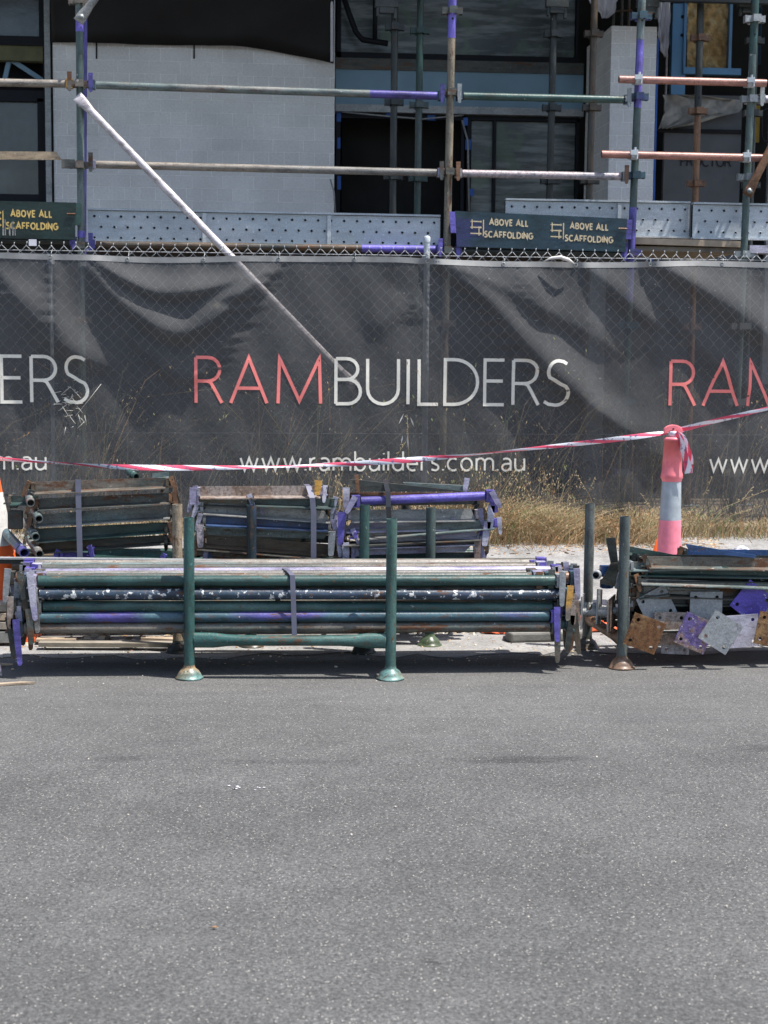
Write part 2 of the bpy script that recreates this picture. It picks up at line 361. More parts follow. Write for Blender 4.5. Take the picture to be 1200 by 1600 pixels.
M['hem'] = plain('grey_hem_webbing', (.22, .22, .215), .75, 0, .2, 12, .3)
M['pinkcap'] = plain('faded_pink_orange_plastic', (.86, .21, .24), .42, 0, .16, 22, .08)
M['pinkbase'] = plain('pink_plastic_sleeve', (.85, .24, .31), .45, 0, .14, 22, .08)
M['reflect'] = plain('grey_reflective_sleeve', (.38, .42, .45), .4, .1, .2, 16, .1)
M['orange'] = plain('cone_orange', (.92, .15, .03), .45, 0, .08, 8, .05)
M['conewhite'] = plain('dirty_white_sleeve', (.60, .58, .55), .6, 0, .2, 18, .3)
def tape_mat():
    m, t, b = newmat('red_white_barrier_tape'); uv = N(t, 'ShaderNodeUVMap'); sp = N(t, 'ShaderNodeSeparateXYZ'); t.links.new(uv.outputs[0], sp.inputs[0])
    a = N(t, 'ShaderNodeMath', operation='ADD'); t.links.new(sp.outputs[0], a.inputs[0]); t.links.new(sp.outputs[1], a.inputs[1])
    fr = N(t, 'ShaderNodeMath', operation='FRACT'); t.links.new(a.outputs[0], fr.inputs[0])
    c = ramp(t, fr.outputs[0], [(.46, (.76, .09, .16)), (.5, (.78, .78, .83))])
    v = coords(t, False)
    c = mix(t, ramp(t, noise(t, v, 45, 3, .6), [(.585, 0.), (.62, .8)]), c, (.10, .09, .20))
    t.links.new(c, b.inputs['Base Color']); b.inputs['Roughness'].default_value = .35; return m
M['tape'] = tape_mat()

# ------------------------------------------------------------------ stroke lettering
def arc(cx, cy, rx, ry, a0, a1, n=10):
    return [(cx + rx * math.cos(R(a0 + (a1 - a0) * i / n)), cy + ry * math.sin(R(a0 + (a1 - a0) * i / n))) for i in range(n + 1)]
X_ = .65   # x-height
G = {  # glyph: (width, [polylines]) cap height 1
 'R': (.6, [[(0, 0), (0, 1)], [(0, 1), (.28, 1)] + arc(.28, .74, .27, .26, 90, -90)[1:] + [(0, .48)], [(.26, .48), (.34, .45), (.42, .32), (.6, 0)]]),
 'A': (.8, [[(0, 0), (.4, 1), (.8, 0)], [(.145, .33), (.655, .33)]]),
 'M': (.92, [[(0, 0), (.03, 1), (.46, .06), (.89, 1), (.92, 0)]]),
 'B': (.55, [[(0, 0), (0, 1)], [(0, 1), (.24, 1)] + arc(.24, .77, .25, .23, 90, -90)[1:] + [(0, .54)], [(.2, .54)] + arc(.27, .27, .28, .27, 90, -90) + [(0, 0)]]),
 'U': (.65, [[(0, 1), (0, .33)] + arc(.325, .33, .325, .33, 180, 360) + [(.65, 1)]]),
 'I': (.0, [[(0, 0), (0, 1)]]),
 'L': (.45, [[(0, 1), (0, 0), (.45, 0)]]),
 'D': (.7, [[(0, 0), (0, 1), (.2, 1)] + arc(.2, .5, .5, .5, 90, -90, 16)[1:] + [(0, 0)]]),
 'E': (.45, [[(.45, 1), (0, 1), (0, 0), (.45, 0)], [(0, .53), (.42, .53)]]),
 'F': (.45, [[(.48, 1), (0, 1), (0, 0)], [(0, .5), (.42, .5)]]),
 'S': (.5, [[(.46, .93), (.38, .98)] + arc(.27, .76, .22, .24, 90, 215, 8) + [(.2, .56), (.32, .48)] + arc(.26, .25, .24, .25, 45, -90, 8) + [(.1, .02), (0, .08)]]),
 'O': (.75, [arc(.375, .5, .375, .5, 90, 450, 22)]),
 'V': (.66, [[(0, 1), (.33, 0), (.66, 1)]]),
 'C': (.65, [arc(.38, .5, .38, .5, 50, 310, 18)]),
 'N': (.62, [[(0, 0), (0, 1), (.62, 0), (.62, 1)]]),
 'G': (.7, [arc(.38, .5, .38, .5, 50, 335, 18) + [(.7, .3), (.7, .48), (.42, .48)]]),
 'P': (.5, [[(0, 0), (0, 1)], [(0, 1), (.24, 1)] + arc(.24, .73, .26, .27, 90, -90)[1:] + [(0, .46)]]),
 'T': (.6, [[(.3, 0), (.3, 1)], [(0, 1), (.6, 1)]]),
 'w': (.86, [[(0, X_), (.2, 0), (.43, X_), (.66, 0), (.86, X_)]]),
 '.': (.0, [[(0, 0), (0, .07)]]),
 'r': (.28, [[(0, 0), (0, X_)], [(0, .38)] + arc(.24, .36, .24, X_ - .36, 170, 85, 6)]),
 'a': (.44, [[(.05, .6), (.12, .64)] + arc(.23, .44, .21, .21, 100, 0, 6) + [(.44, 0)], [(.44, .38), (.25, .37)] + arc(.19, .18, .19, .18, 90, 270, 8) + [(.3, .03), (.44, .14)]]),
 'm': (.86, [[(0, 0), (0, X_)], [(0, .42)] + arc(.215, .435, .215, .215, 170, 0, 8) + [(.43, 0)], [(.43, .42)] + arc(.645, .435, .215, .215, 170, 0, 8) + [(.86, 0)]]),
 'b': (.52, [[(0, 0), (0, 1.02)], arc(.26, .325, .26, .325, 180, 540, 16)]),
 'd': (.52, [[(.52, 0), (.52, 1.02)], arc(.26, .325, .26, .325, 0, 360, 16)]),
 'u': (.48, [[(0, X_), (0, .22)] + arc(.22, .22, .22, .22, 180, 275, 6) + [(.36, .05), (.48, .2)], [(.48, X_), (.48, 0)]]),
 'i': (.0, [[(0, 0), (0, X_)], [(0, .86), (0, .93)]]),
 'l': (.0, [[(0, 0), (0, 1.02)]]),
 'e': (.5, [[(0, .34), (.5, .34)] + arc(.25, .34, .25, .31, 0, 180, 9) + arc(.27, .3, .27, .3, 180, 300, 7)]),
 's': (.36, [[(.33, .59)] + arc(.18, .485, .155, .165, 70, 215, 6) + [(.14, .37), (.22, .32)] + arc(.19, .165, .17, .165, 45, -90, 6) + [(0, .05)]]),
 'c': (.46, [arc(.29, .325, .29, .325, 55, 305, 12)]),
 'o': (.56, [arc(.28, .325, .28, .325, 90, 450, 18)]),
}
def ribbon(pts, wdt):
    """2D polyline -> list of (left,right) offset pairs with mitres"""
    pts = [p for i, p in enumerate(pts) if i == 0 or math.hypot(p[0] - pts[i - 1][0], p[1] - pts[i - 1][1]) > 1e-6]
    out = []; n = len(pts); closed = (Vector(pts[0]) - Vector(pts[-1])).length < 1e-6
    for i in range(n):
        p = Vector(pts[i])
        a = Vector(pts[i - 1]) if i else (Vector(pts[-2]) if closed else None)
        b = Vector(pts[i + 1]) if i < n - 1 else (Vector(pts[1]) if closed else None)
        d1 = (p - a).normalized() if a is not None else (b - p).normalized()
        d2 = (b - p).normalized() if b is not None else d1
        n1 = Vector((-d1.y, d1.x)); n2 = Vector((-d2.y, d2.x)); mm = (n1 + n2)
        mm = mm.normalized() if mm.length > 1e-4 else n1
        k = min(1 / max(mm.dot(n1), .3), 3.)
        out.append((p + mm * k * wdt / 2, p - mm * k * wdt / 2))
    return out
def glyph_mesh(mb, ch, fx, wdt, step, layer, mi=0, asp=1.):
    """fx(u,v,layer)->3D point; u,v in cap-height units; wdt in the same units"""
    for k, pl in enumerate(G[ch][1]):
        pts = [(p[0] * asp, p[1]) for p in pl]; dense = [pts[0]]
        for a, b in zip(pts, pts[1:]):
            L = math.hypot(b[0] - a[0], b[1] - a[1]); n = max(1, int(L / step))
            # keep mitre exact: only subdivide the interior
            for j in range(1, n + 1): dense.append((a[0] + (b[0] - a[0]) * j / n, a[1] + (b[1] - a[1]) * j / n))
        rb = ribbon(dense, wdt); vs = []
        for l, r_ in rb: vs += [fx(l.x, l.y, k), fx(r_.x, r_.y, k)]
        mb.add(vs, [[2 * i, 2 * i + 1, 2 * i + 3, 2 * i + 2] for i in range(len(rb) - 1)], mi)
def textline(s, gap=.16, space=.4, asp=1.):
    x = 0; out = []
    for ch in s:
        if ch == ' ': x += space; continue
        out.append((ch, x)); x += G[ch][0] * asp + gap
    return out, x - gap

# ------------------------------------------------------------------ setting: ground
YF = 9.80                                     # fence plane
def gz(Y):                                    # ground height
    if Y < 8.0: return 0.
    if Y < 9.7: k = (Y - 8.0) / 1.7; return .28 * k * k * (3 - 2 * k)
    return .28
mb = MB()
XS = [-120, -30, -6, -3, 0, 3, 6, 30, 120]
def sheet(ys, zf, xs):
    m_ = MB(); n = len(xs)
    vs = [(x, y, zf(y)) for y in ys for x in xs]
    m_.add(vs, [[j * n + i, j * n + i + 1, (j + 1) * n + i + 1, (j + 1) * n + i] for j in range(len(ys) - 1) for i in range(n - 1)], 0, True); return m_
struct(sheet([-120, -20, 0, 4, 7.3, 7.52], lambda y: 0., XS).build('road', M['asphalt']), 'grey asphalt road with pale aggregate specks and dark scuffs')
# footpath: irregular front edge lapping over the asphalt
ys = [7.36 + .14 * i for i in range(18)] + [9.95]
xs = [-120, -30] + [-4 + .1 * i for i in range(86)] + [30, 120]
f_ = sheet(ys, lambda y: gz(y) + .004, xs)
for v_ in f_.v:
    if abs(v_.y - ys[0]) < 1e-6: v_.y += .05 * math.sin(v_.x * 5.3) + .035 * math.sin(v_.x * 17) + random.uniform(-.04, .04) - .02; v_.z = .003
struct(f_.build('footpath', M['pale']), 'pale dusty footpath sloping up to the fence')
struct(sheet([9.93, 11, 13, 16, 120], lambda y: .29 if y < 20 else .29, XS).build('site_ground', M['dirt']), 'dry dirt ground behind the fence')

# ------------------------------------------------------------------ building
B = thing('building', 'grey blockwork building under construction behind the scaffolding', 'building', (at(560, 900, 12.5).x, 12.5, .28))
YB = 12.4
def X(px, Y, py=300): return at(px, py, Y).x
def Z(px, py, Y): return at(px, py, Y).z
ztop = Z(600, -260, YB)
m_ = MB(); m_.bb((X(79, YB), YB, .28), (X(522, YB), YB + .25, ztop)); m_.build('block_wall', M['brick'], B)
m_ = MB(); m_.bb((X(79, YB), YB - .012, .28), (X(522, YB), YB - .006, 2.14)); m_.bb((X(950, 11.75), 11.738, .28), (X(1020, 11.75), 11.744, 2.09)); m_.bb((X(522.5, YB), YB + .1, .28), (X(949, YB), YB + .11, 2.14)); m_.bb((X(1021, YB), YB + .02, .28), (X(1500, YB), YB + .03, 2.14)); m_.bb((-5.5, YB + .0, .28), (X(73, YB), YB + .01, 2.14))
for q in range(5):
    n_ = MB(); n_.v = m_.v[q * 8:q * 8 + 8]; n_.f = m_.f[:6]; n_.m = [0] * 6; n_.sm = [False] * 6; n_.build('under_deck_shade_sheet', plain('painted_wall_shade', (.05, .05, .05), .8) if q == 0 else bpy.data.materials['painted_wall_shade'], B)  # dark sheets standing in for the shade below the deck
# two expansion joints in the wall top course
for px in (153, 304):
    m_ = MB(); m_.bb((X(px, YB) - .006, YB - .004, Z(px, 92, YB)), (X(px, YB) + .006, YB + .003, Z(px, 60, YB))); m_.build('joint_gap', M['black'], B)
# backing walls
YW = 12.75
m_ = MB(); m_.bb((X(-700, 13.4), 13.4, .28), (X(1900, 13.4), 13.6, ztop)); m_.build('back_wall', M['interior'], B)
# left window bay
YL = 12.5
def pxbox(m_, px0, py0, px1, py1, Y, d, mi=0):
    a = at(px0, py1, Y); b = at(px1, py0, Y); m_.bb((a.x, Y, a.z), (b.x, Y + d, b.z), mi)
def window(name, px0, py0, px1, py1, Y, t=9, pane='glass', mull=(), label=None):
    f = MB(); pxbox(f, px0, py0, px1, py0 + t, Y, .08); pxbox(f, px0, py1 - t, px1, py1, Y, .08)
    pxbox(f, px0, py0 + t + .01, px0 + t, py1 - t - .01, Y, .08); pxbox(f, px1 - t, py0 + t + .01, px1, py1 - t - .01, Y, .08)
    for q in mull: pxbox(f, q - 4, py0 + t + .3, q + 4, py1 - t - .3, Y - .005, .07)
    o = f.build('window', M['frame'], B)
    if label: o['label'] = label
    p = MB(); pxbox(p, px0 + t - 2, py0 + t - 2, px1 - t + 2, py1 - t + 2, Y + .045, .012); p.build('pane', M[pane], o); return o
window('window', -160, -120, 70, 66, YL, 9, 'glass', (), 'upper left black framed window')
window('window', -160, 142, 72, 316, YL, 12, 'glass', (), 'lower left black framed window')
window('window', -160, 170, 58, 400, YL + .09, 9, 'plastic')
m_ = MB(); pxbox(m_, -160, 68, 74, 90, YL + .02, .1); m_.build('timber_beam', plain('treated_timber', (.12, .12, .06), .8, 0, .3, 6), B)
m_ = MB()
for i in range(-3, 2):
    a = at(i * 70 + 15, 92, YL + .1); b = at(i * 70 + 42 - 35, 128, YL + .1); c = at(i * 70 + 70, 128, YL + .1)
    for q in (b, c):
        d = (q - a); m_.box((a + q) / 2, (.035, .03, d.length), Matrix.Rotation(math.atan2(d.x, d.z), 3, 'Y'))
m_.build('truss_web', M['bluebeam'], B)
m_ = MB(); pxbox(m_, -160, 90, 74, 141, YL + .25, .05); m_.build('dark_cavity', M['black'], B)
m_ = MB(); pxbox(m_, 72.5, -100, 76, 330, YB - .02, .015); m_.build('wall_trim', M['galvdull'], B)
m_ = MB(); pxbox(m_, 70, -100, 80, 330, YB - .002, .004); m_.build('cavity_strip', M['black'], B)
m_ = MB(); pxbox(m_, -160, 316, 76, 470, YL - .03, .2); m_.build('lower_wall', M['brick'], B)
# centre bay
YC = 12.6
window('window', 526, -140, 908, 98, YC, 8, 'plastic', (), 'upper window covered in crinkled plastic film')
m_ = MB(); pxbox(m_, 524, 99, 912, 107, YC - .03, .2); m_.build('window_sill', M['darkrust'], B)
m_ = MB(); pxbox(m_, 524, 107.5, 912, 164, YC - .01, .15); m_.build('blue_lintel', M['bluebeam'], B)
m_ = MB(); pxbox(m_, 524, 164.5, 912, 170, YC - .005, .15); m_.build('lintel_edge', M['black'], B)
m_ = MB(); pxbox(m_, 524, 170.5, 912, 173.5, YC - .05, .2); m_.build('flashing', M['greysoft'], B)
m_ = MB(); pxbox(m_, 524, 176, 532, 420, YC, .1); pxbox(m_, 532, 176, 722, 184, YC + .01, .1); pxbox(m_, 718, 184, 726, 420, YC, .1); m_.build('door_frame', M['frame'], B)
m_ = MB(); pxbox(m_, 524, 300, 912, 600, YC + .5, .04); pxbox(m_, 532, 176, 720, 600, YC + .45, .03); m_.build('doorway_interior', M['interior'], B)
window('window', 727, 178, 906, 420, YC + .02, 9, 'plastic', (772,), 'lower right window with greenish reflections painted into its film')
for (a, b_, c, d) in ((526, 174, 533, 190), (527, 215, 532, 232), (527, 275, 533, 296), (603, 174, 612, 183), (668, 180, 680, 188), (724, 184, 731, 196), (727, 218, 736, 234), (733, 295, 741, 306)):
    m_ = MB(); pxbox(m_, a, b_, c, d, YC - .004, .01); m_.build('tape_patch', M['bluetape'], B)
m_ = MB(); m_.path([at(535, 175, YC - .06), at(600, 181, YC - .06), at(660, 186, YC - .07), at(724, 180, YC - .05)], .006); m_.build('loose_cable', M['greysoft'], B); m_ = MB(); m_.path([at(722, 188, YC - .06), at(731, 220, YC - .06), at(733, 330, YC - .06)], .008)
m_.build('loose_cable', M['greysoft'], B); m_ = MB(); m_.path([at(516, 280, YC - .25), at(522, 300, YC - .25), at(524, 335, YC - .25)], .006); m_.build('loose_cable', M['greysoft'], B)
m_ = MB(); m_.path([at(528, -30, YC - .15), at(545, 20, YC - .15), at(556, 50, YC - .15), at(566, 62, YC - .15), at(606, 68, YC - .15)], .022, 10)
m_.path([at(586, -30, YC - .15), at(586, 62, YC - .15)], .018, 10); m_.build('black_downpipe', M['frame'], B)
# pier
YP0 = 11.75
zp = Z(985, 41, YP0); m_ = MB(); m_.bb((X(950, YP0), YP0, .28), (X(1020, YP0), YP0 + .85, zp)); m_.build('block_pier', M['brick'], B)
m_ = MB()
for px in (962, 975, 986): m_.tube((X(px, YP0), YP0 + .2, zp - .1), (X(px, YP0), YP0 + .2, zp + .35), .01, n=6)
m_.tube((X(955, YP0), YP0 + .19, zp + .14), (X(990, YP0), YP0 + .18, zp + .15), .007, n=6); m_.build('reinforcing_bar', M['darkrust'], B)
m_ = MB(); pxbox(m_, 1020.5, 60, 1027, 420, YP0 + .02, .1); m_.build('pier_edge_strip', M['bluetape'], B)
# right bay: studs, insulation, sarking
YR = 12.45
m_ = MB(); pxbox(m_, 1048, 6, 1074, 152, YR, .06); m_.build('steel_stud', M['bluesteel'], B)
for py in (26, 55):
    m_ = MB(); m_.lathe((X(1059, YR), YR - .003, Z(1059, py, YR)), [(.0001, 0), (.014, 0)], 12, 0, Vector((0, -1, 0))); m_.build('stud_hole', M['black'], B)
m_ = MB(); pxbox(m_, 1067, -80, 1074, 115, YR - .02, .08); pxbox(m_, 1068, 107, 1158, 115, YR - .03, .08); m_.build('window_head_channel', M['bluesteel'], B)
m_ = MB(); pxbox(m_, 1138, -80, 1148, 107, YR - .02, .08); pxbox(m_, 1188, -80, 1194, 100, YR - .02, .08); pxbox(m_, 1048, 153, 1070, 420, YR + .02, .05); m_.build('shaded_stud', M['bluesteeldk'], B)
m_ = MB(); nx, nz = 26, 30; vs = []
for j in range(nz + 1):
    for i in range(nx + 1):
        px = 1073 + 67 * i / nx; py = 5 + 103 * j / nz; q = at(px, py, YR + .05)
        vs.append((q.x, q.y - .035 * (random.random() * .5 + .5 * math.sin(i * .9) * math.cos(j * .7)), q.z))
m_.add(vs, [[j * (nx + 1) + i, j * (nx + 1) + i + 1, (j + 1) * (nx + 1) + i + 1, (j + 1) * (nx + 1) + i] for j in range(nz) for i in range(nx)], 0, True)
m_.build('insulation_batt', M['insul'], B)
m_ = MB(); pxbox(m_, 1040, 10, 1045.5, 150, YR - .04, .03); m_.build('pink_edge_strip', M['pinkish'], B)
# crumpled white wrap hanging
def crumple(name, poly_rows, Y, amp, mat_, parent, ox=0):
    m2 = MB(); n = 12; vs = []
    for (py, a, b) in poly_rows:
        for i in range(n + 1):
            px = a + (b - a) * i / n; q = at(px, py, Y); vs.append((q.x, q.y - amp * (.5 + .5 * math.sin(i * 1.7 + py * .21 + ox)) - amp * .6 * random.random(), q.z))
    m2.add(vs, [[j * (n + 1) + i, j * (n + 1) + i + 1, (j + 1) * (n + 1) + i + 1, (j + 1) * (n + 1) + i] for j in range(len(poly_rows) - 1) for i in range(n)], 0, True)
    return m2.build(name, mat_, parent)
crumple('white_wrap', [(-40, 1022, 1046), (10, 1024, 1046), (25, 1026, 1046), (40, 1026, 1045), (55, 1027, 1044), (70, 1028, 1043), (80, 1030, 1042), (90, 1036, 1041)], YR - .06, .05, M['white'], B)
crumple('white_wrap', [(-60, 910, 975), (-10, 915, 970), (5, 920, 962), (15, 928, 960), (22, 936, 958), (30, 938, 948)], YP0 - .03, .05, M['white'], B, 2)
m_ = MB(); pxbox(m_, 1028, 150, 1160, 600, YR - .02, .05); m_.build('sarking_sheet', M['sarking'], B)
crumple('felt_fold', [(150, 1032, 1085), (158, 1036, 1160), (170, 1037, 1156), (178, 1036, 1150), (184, 1032, 1120), (196, 1030, 1084), (202, 1028, 1050)], YR - .08, .06, M['felt'], B, 1)
m_ = MB(); ln, wd = textline('PROCTOR', .14)
p0 = at(1064, 259, YR - .027); hgt = .075
for ch, u0 in ln: glyph_mesh(m_, ch, lambda u, v, k: (p0.x + (u0 + u) * hgt, p0.y - .0006 * k, p0.z + v * hgt), .13, .5, 0)
m_.build('sarking_print', M['dimprint'], B)
m_ = MB(); pxbox(m_, 1028, 203, 1160, 206, YR - .05, .05); m_.build('batten', M['black'], B)
m_ = MB(); pxbox(m_, 1190, -80, 1330, 600, YR - .2, .05); m_.build('grey_cladding', M['greysoft'], B)
m_ = MB(); pxbox(m_, 1177, 165, 1188, 222, YR + .02, .04); m_.build('yellow_panel', plain('yellow_ply', (.45, .30, .05), .6), B)
m_ = MB(); m_.path([at(1200, 168, YR - .24), at(1192, 172, YR - .24), at(1190, 180, YR - .24), at(1190, 212, YR - .24), at(1193, 220, YR - .24), at(1201, 222, YR - .24)], .008); m_.build('black_conduit', M['frame'], B)
# unseen slab overhead, added to keep the block wall in shade
m_ = MB(); m_.bb((-6, YB - 1.05, 4.75), (7, YB + 1.2, 5.3)); m_.build('unseen_shade_slab', M['interior'], B)
# draped membrane over the wall head
mem = MB(); n = 60; rows = 16; vs = []
for j in range(rows + 1):
    for i in range(n + 1):
        px = 80 + 441 * i / n
        yb = 66 + 10 * (i / n) + (24 * max(0, (i / n - .68) / .32) ** 1.3)
        py = -240 + (yb + 240) * j / rows
        q = at(px, py, YB - .05)
        dy = .10 * math.sin(math.pi * min(1, j / rows * 1.0)) + .018 * math.sin(px * .03 + py * .05) + .004 * math.sin(px * .11 - py * .09)
        vs.append((q.x, q.y - dy, q.z))
mem.add(vs, [[j * (n + 1) + i, j * (n + 1) + i + 1, (j + 1) * (n + 1) + i + 1, (j + 1) * (n + 1) + i] for j in range(rows) for i in range(n)], 0, True)
mo = mem.build('membrane_sheet', M['membrane']); sm = mo.modifiers.new('t', 'SOLIDIFY'); sm.thickness = .006
tag(mo, 'black waterproof membrane draped over the top of the grey block wall', 'membrane')
m_ = MB(); m_.tube(at(518.5, 96, YB - .12), at(518.5, -200, YB - .12), .011, n=8); e_ = m_.build('membrane_edge_pole', M['white'])
tag(e_, 'thin white pole beside the right edge of the black membrane', 'pole')

# ------------------------------------------------------------------ scaffold
YS = 10.42                                   # outer row
def zl(py, px, Y): return at(px, py, Y).z
def pressing(mb_, c, r=.024, k=1.):
    for dx, dy in ((1, 0), (-1, 0), (0, 1), (0, -1)):
        a = Vector(c) + Vector((dx, dy, 0)) * (r + .021); side = Vector((-dy, dx, 0))
        # small V shaped pressing: two cheeks and a face
        mb_.box(a + Vector((dx, dy, 0)) * .018, (abs(dx) * .006 + abs(dy) * .05, abs(dy) * .006 + abs(dx) * .05, .045))
        for s_ in (-1, 1):
            mb_.box(a + side * s_ * .022 - Vector((dx, dy, 0)) * .004, (abs(dx) * .042 + abs(dy) * .006, abs(dy) * .042 + abs(dx) * .006, .04))
def standard(px_top, px_bot, py_bot, Y, mat_, pm, label, levels, group, joint=None, jm=None, zt=4.6, r=.0242, bands=()):
    b = at(px_bot, py_bot, Y); a = at(px_top, 0, Y); d = (a - b).normalized()
    def on(z): return b + d * ((z - b.z) / d.z)
    foot = on(.29); t = thing('scaffold_standard', label, 'scaffold post', foot, group)
    mat_ = upright(mat_); jm = upright(jm) if jm else None; m2 = MB()
    if joint: m2.tube(foot, on(joint), r, n=14)
    else: m2.tube(foot, on(zt), r, n=14)
    m2.build('tube', mat_, t)
    if joint:
        m2 = MB(); m2.tube(on(joint) + Vector((0, 0, .001)), on(zt), r + .0015, n=14); m2.build('upper_tube', jm or mat_, t)
        m2 = MB(); m2.lathe(on(joint + .12) - Vector((0, r, 0)), [(.0001, .003), (.007, .003)], 10, 0, Vector((0, -1, 0))); m2.build('pin_hole', M['black'], t)
    for y0_, y1_, bm_ in bands:
        zz = [b.z + (py_bot - q) / sc(Y) for q in (y0_, y1_)]; m2 = MB(); m2.tube(on(zz[1]), on(zz[0]), r + .0007, n=14); m2.build('painted_band', upright(bm_), t)
    for z in levels:
        m2 = MB(); pressing(m2, on(z), r); m2.build('v_pressing', pm, t, )
    m2 = MB(); m2.box(foot + Vector((0, 0, .006)), (.15, .15, .01)); m2.tube(foot + Vector((0, 0, .01)), foot + Vector((0, 0, .12)), .019, n=10); m2.build('base_plate', M['galvdull'], t)
    return on
LV = [.62, 1.09, 1.59, 2.06, 2.56, 3.06, 3.57, 4.07]
GS = 'outer scaffold standards along the fence'
M['greenscuff'] = paint('scuffed_dark_green_paint', (.06, .095, .088), (.13, .16, .15), .5, .12, .14)
s1 = standard(124, 127, 390, YS, M['greenscuff'], M['rustygrey'], 'greenish grey scaffold standard at the left, where the diagonal brace is clamped', LV, GS, 3.46, M['greygreen'], bands=((40, 66, M['purple']), (362, 372, M['purple'])))
s2 = standard(707, 698, 405, YS, M['greenolive'], M['rustygrey'], 'tan and rust scuffed scaffold standard with a purple spigot near its top', LV, GS, 3.40, M['purple'])
s3 = standard(1003, 986, 400, YS, M['greendark'], M['purplegreen'], 'purple and dark green scaffold standard at the right end of the dark lettered board', LV, GS, 3.42, M['greygreen'], bands=((52, 172, M['purple']), (325, 470, M['purple'])))
s4 = standard(1180, 1162, 400, YS, M['greenscuff'], M['galvdull'], 'pale green scaffold standard near the right edge of the photo', LV, GS, 3.35, M['greendark'])
GI = 'inner scaffold standards against the building'
YI = 11.45
LI = [.6, 1.1, 1.6, 2.1, 2.62, 3.13, 3.64]
standard(617, 614, 330, YI - .1, M['dark'], M['dark'], 'near black inner standard left of the green one, before the doorway', LI, GI)
standard(657, 652, 330, YI, M['greendark'], M['greendark'], 'dark green inner standard in the middle of the doorway', LI, GI)
standard(866, 858, 330, YI, M['dark'], M['dark'], 'blackened inner standard in front of the right hand window', LI, GI)
standard(929, 920, 330, YI - .05, M['darkrust'], M['darkrust'], 'dark inner standard standing in front of the block pier', LI, GI)
standard(1095, 1086, 330, YI, M['rust'], M['rust'], 'rusty brown inner standard in front of the dark sarking', LI, GI, 3.1, M['dark'])
standard(1181, 1172, 330, YI + .05, M['dark'], M['dark'], 'dark inner standard behind the pale green one at the right', LI, GI)
standard(134, 132, 390, YI - .6, M['purple'], M['purple'], 'thin purple standard just behind the left outer standard', LI[:3], GI, r=.012)

def wedge_mb(p, h=.14, wt=.029, wb=.02, t=.007, lean=0., flip=0, yaw=0.):
    """tapered locking wedge standing vertical; p = its top centre"""
    m2 = MB(); rot = Matrix.Rotation(yaw, 3, 'Z') @ Matrix.Rotation(lean, 3, 'Y')
    prof = [(-wt / 2, 0), (wt / 2, 0), (wt / 2 - .002, -h * .7), (wb / 2, -h * .96), (wb / 2 - .006, -h), (-wb / 2 + .004, -h), (-wb / 2, -h * .94), (-wt / 2 + .001, -h * .6)]
    m2.prism([Vector(p) + rot @ Vector((x, -t / 2, z)) for x, z in prof], rot @ Vector((0, t, 0))); return m2
def clip_mb(c, sx, w=.042, h=.052, d=.056):
    """bent C pressing round a tube end, opening toward sx"""
    m2 = MB(); c = Vector(c); t = .006
    m2.box(c + Vector((0, 0, h / 2)), (w, d, t)); m2.box(c - Vector((0, 0, h / 2)), (w, d, t))
    m2.box(c + Vector((-sx * w * .28, -d / 2 - t / 2, 0)), (w * .4, t, h - t - .002)); m2.box(c + Vector((0, d / 2 + t / 2, 0)), (w * .9, t, h - t - .002))
    return m2
def ledger(a, b, mt, mc, mw, label, group, name='scaffold_ledger', cat='scaffold ledger', r=.0242, wl=.14, seg=None, lean=(0, 0), wz=.045, cm2=None, mw2=None):
    a = Vector(a); b = Vector(b); t = thing(name, label, cat, (a + b) / 2, group); d = (b - a).normalized()
    m2 = MB()
    if seg:  # two paint zones
        c = a + (b - a) * seg[0]; m2.tube(a, c, r, n=14); o = m2.build('tube', mt, t); m3 = MB(); m3.tube(c, b, r + .0006, n=14); m3.build('painted_end', seg[1], t)
    else:
        m2.tube(a, b, r, n=14); m2.build('tube', mt, t)
    for k, (p, s_) in enumerate(((a, -1), (b, 1))):
        cc = p + Vector((s_ * .026, 0, 0)); mcc = (cm2 if (k and cm2) else mc); mww = (mw2 if (k and mw2) else mw)
        clip_mb(cc, s_).build('end_clip', mcc, t)
        wedge_mb(cc + Vector((s_ * .004, -.0385, wz)), wl, lean=lean[k]).build('wedge', mww, t)
    return t
GR = 'guard rails and ledgers of the standing scaffold'
def rail(px0, py0, px1, py1, mt, mc, label, Y=YS, seg=None, mw=None):
    ledger(at(px0, py0, Y), at(px1, py1, Y), mt, mc, mw or mc, label, GR, wl=.12, wz=.07, seg=seg)
rail(-300, 123, 102, 131, M['grey'], M['orangeclip'], 'pale scuffed top guard rail running off the left edge', mw=M['rustygrey'])
rail(150, 133, 683, 150, M['greygreen'], M['purplegreen'], 'long top guard rail, grey green with a purple right end, crossing the block wall', seg=(.80, M['purple']), mw=M['purple'])
rail(150, 257, 682, 270, M['grey'], M['lilac'], 'long middle guard rail, grey with whitish scuffs, below the top rail', mw=M['rustygrey'])
rail(724, 150, 974, 156, M['green'], M['greensplat'], 'teal top guard rail between the tan and the purple standards', mw=M['galvdull'])
rail(722, 271, 970, 276, M['pinkish'], M['galvdull'], 'pinkish grey middle guard rail between the tan and the purple standards', mw=M['rust'])
rail(150, 382, 680, 390, M['darkrust'], M['purple'], 'dark ledger with purple ends below the long perforated toe board', seg=(.78, M['purple']), mw=M['purple'])
rail(-300, 370, 108, 377, M['dark'], M['purple'], 'black ledger below the green lettered board at the left')
rail(722, 392, 968, 396, M['dark'], M['purple'], 'dark ledger below the dark lettered board on the right')
rail(1195, 155, 1500, 158, M['lilac'], M['galvdull'], 'lilac rail stub leaving the right edge beside the pale green standard', mw=M['galvdull'])
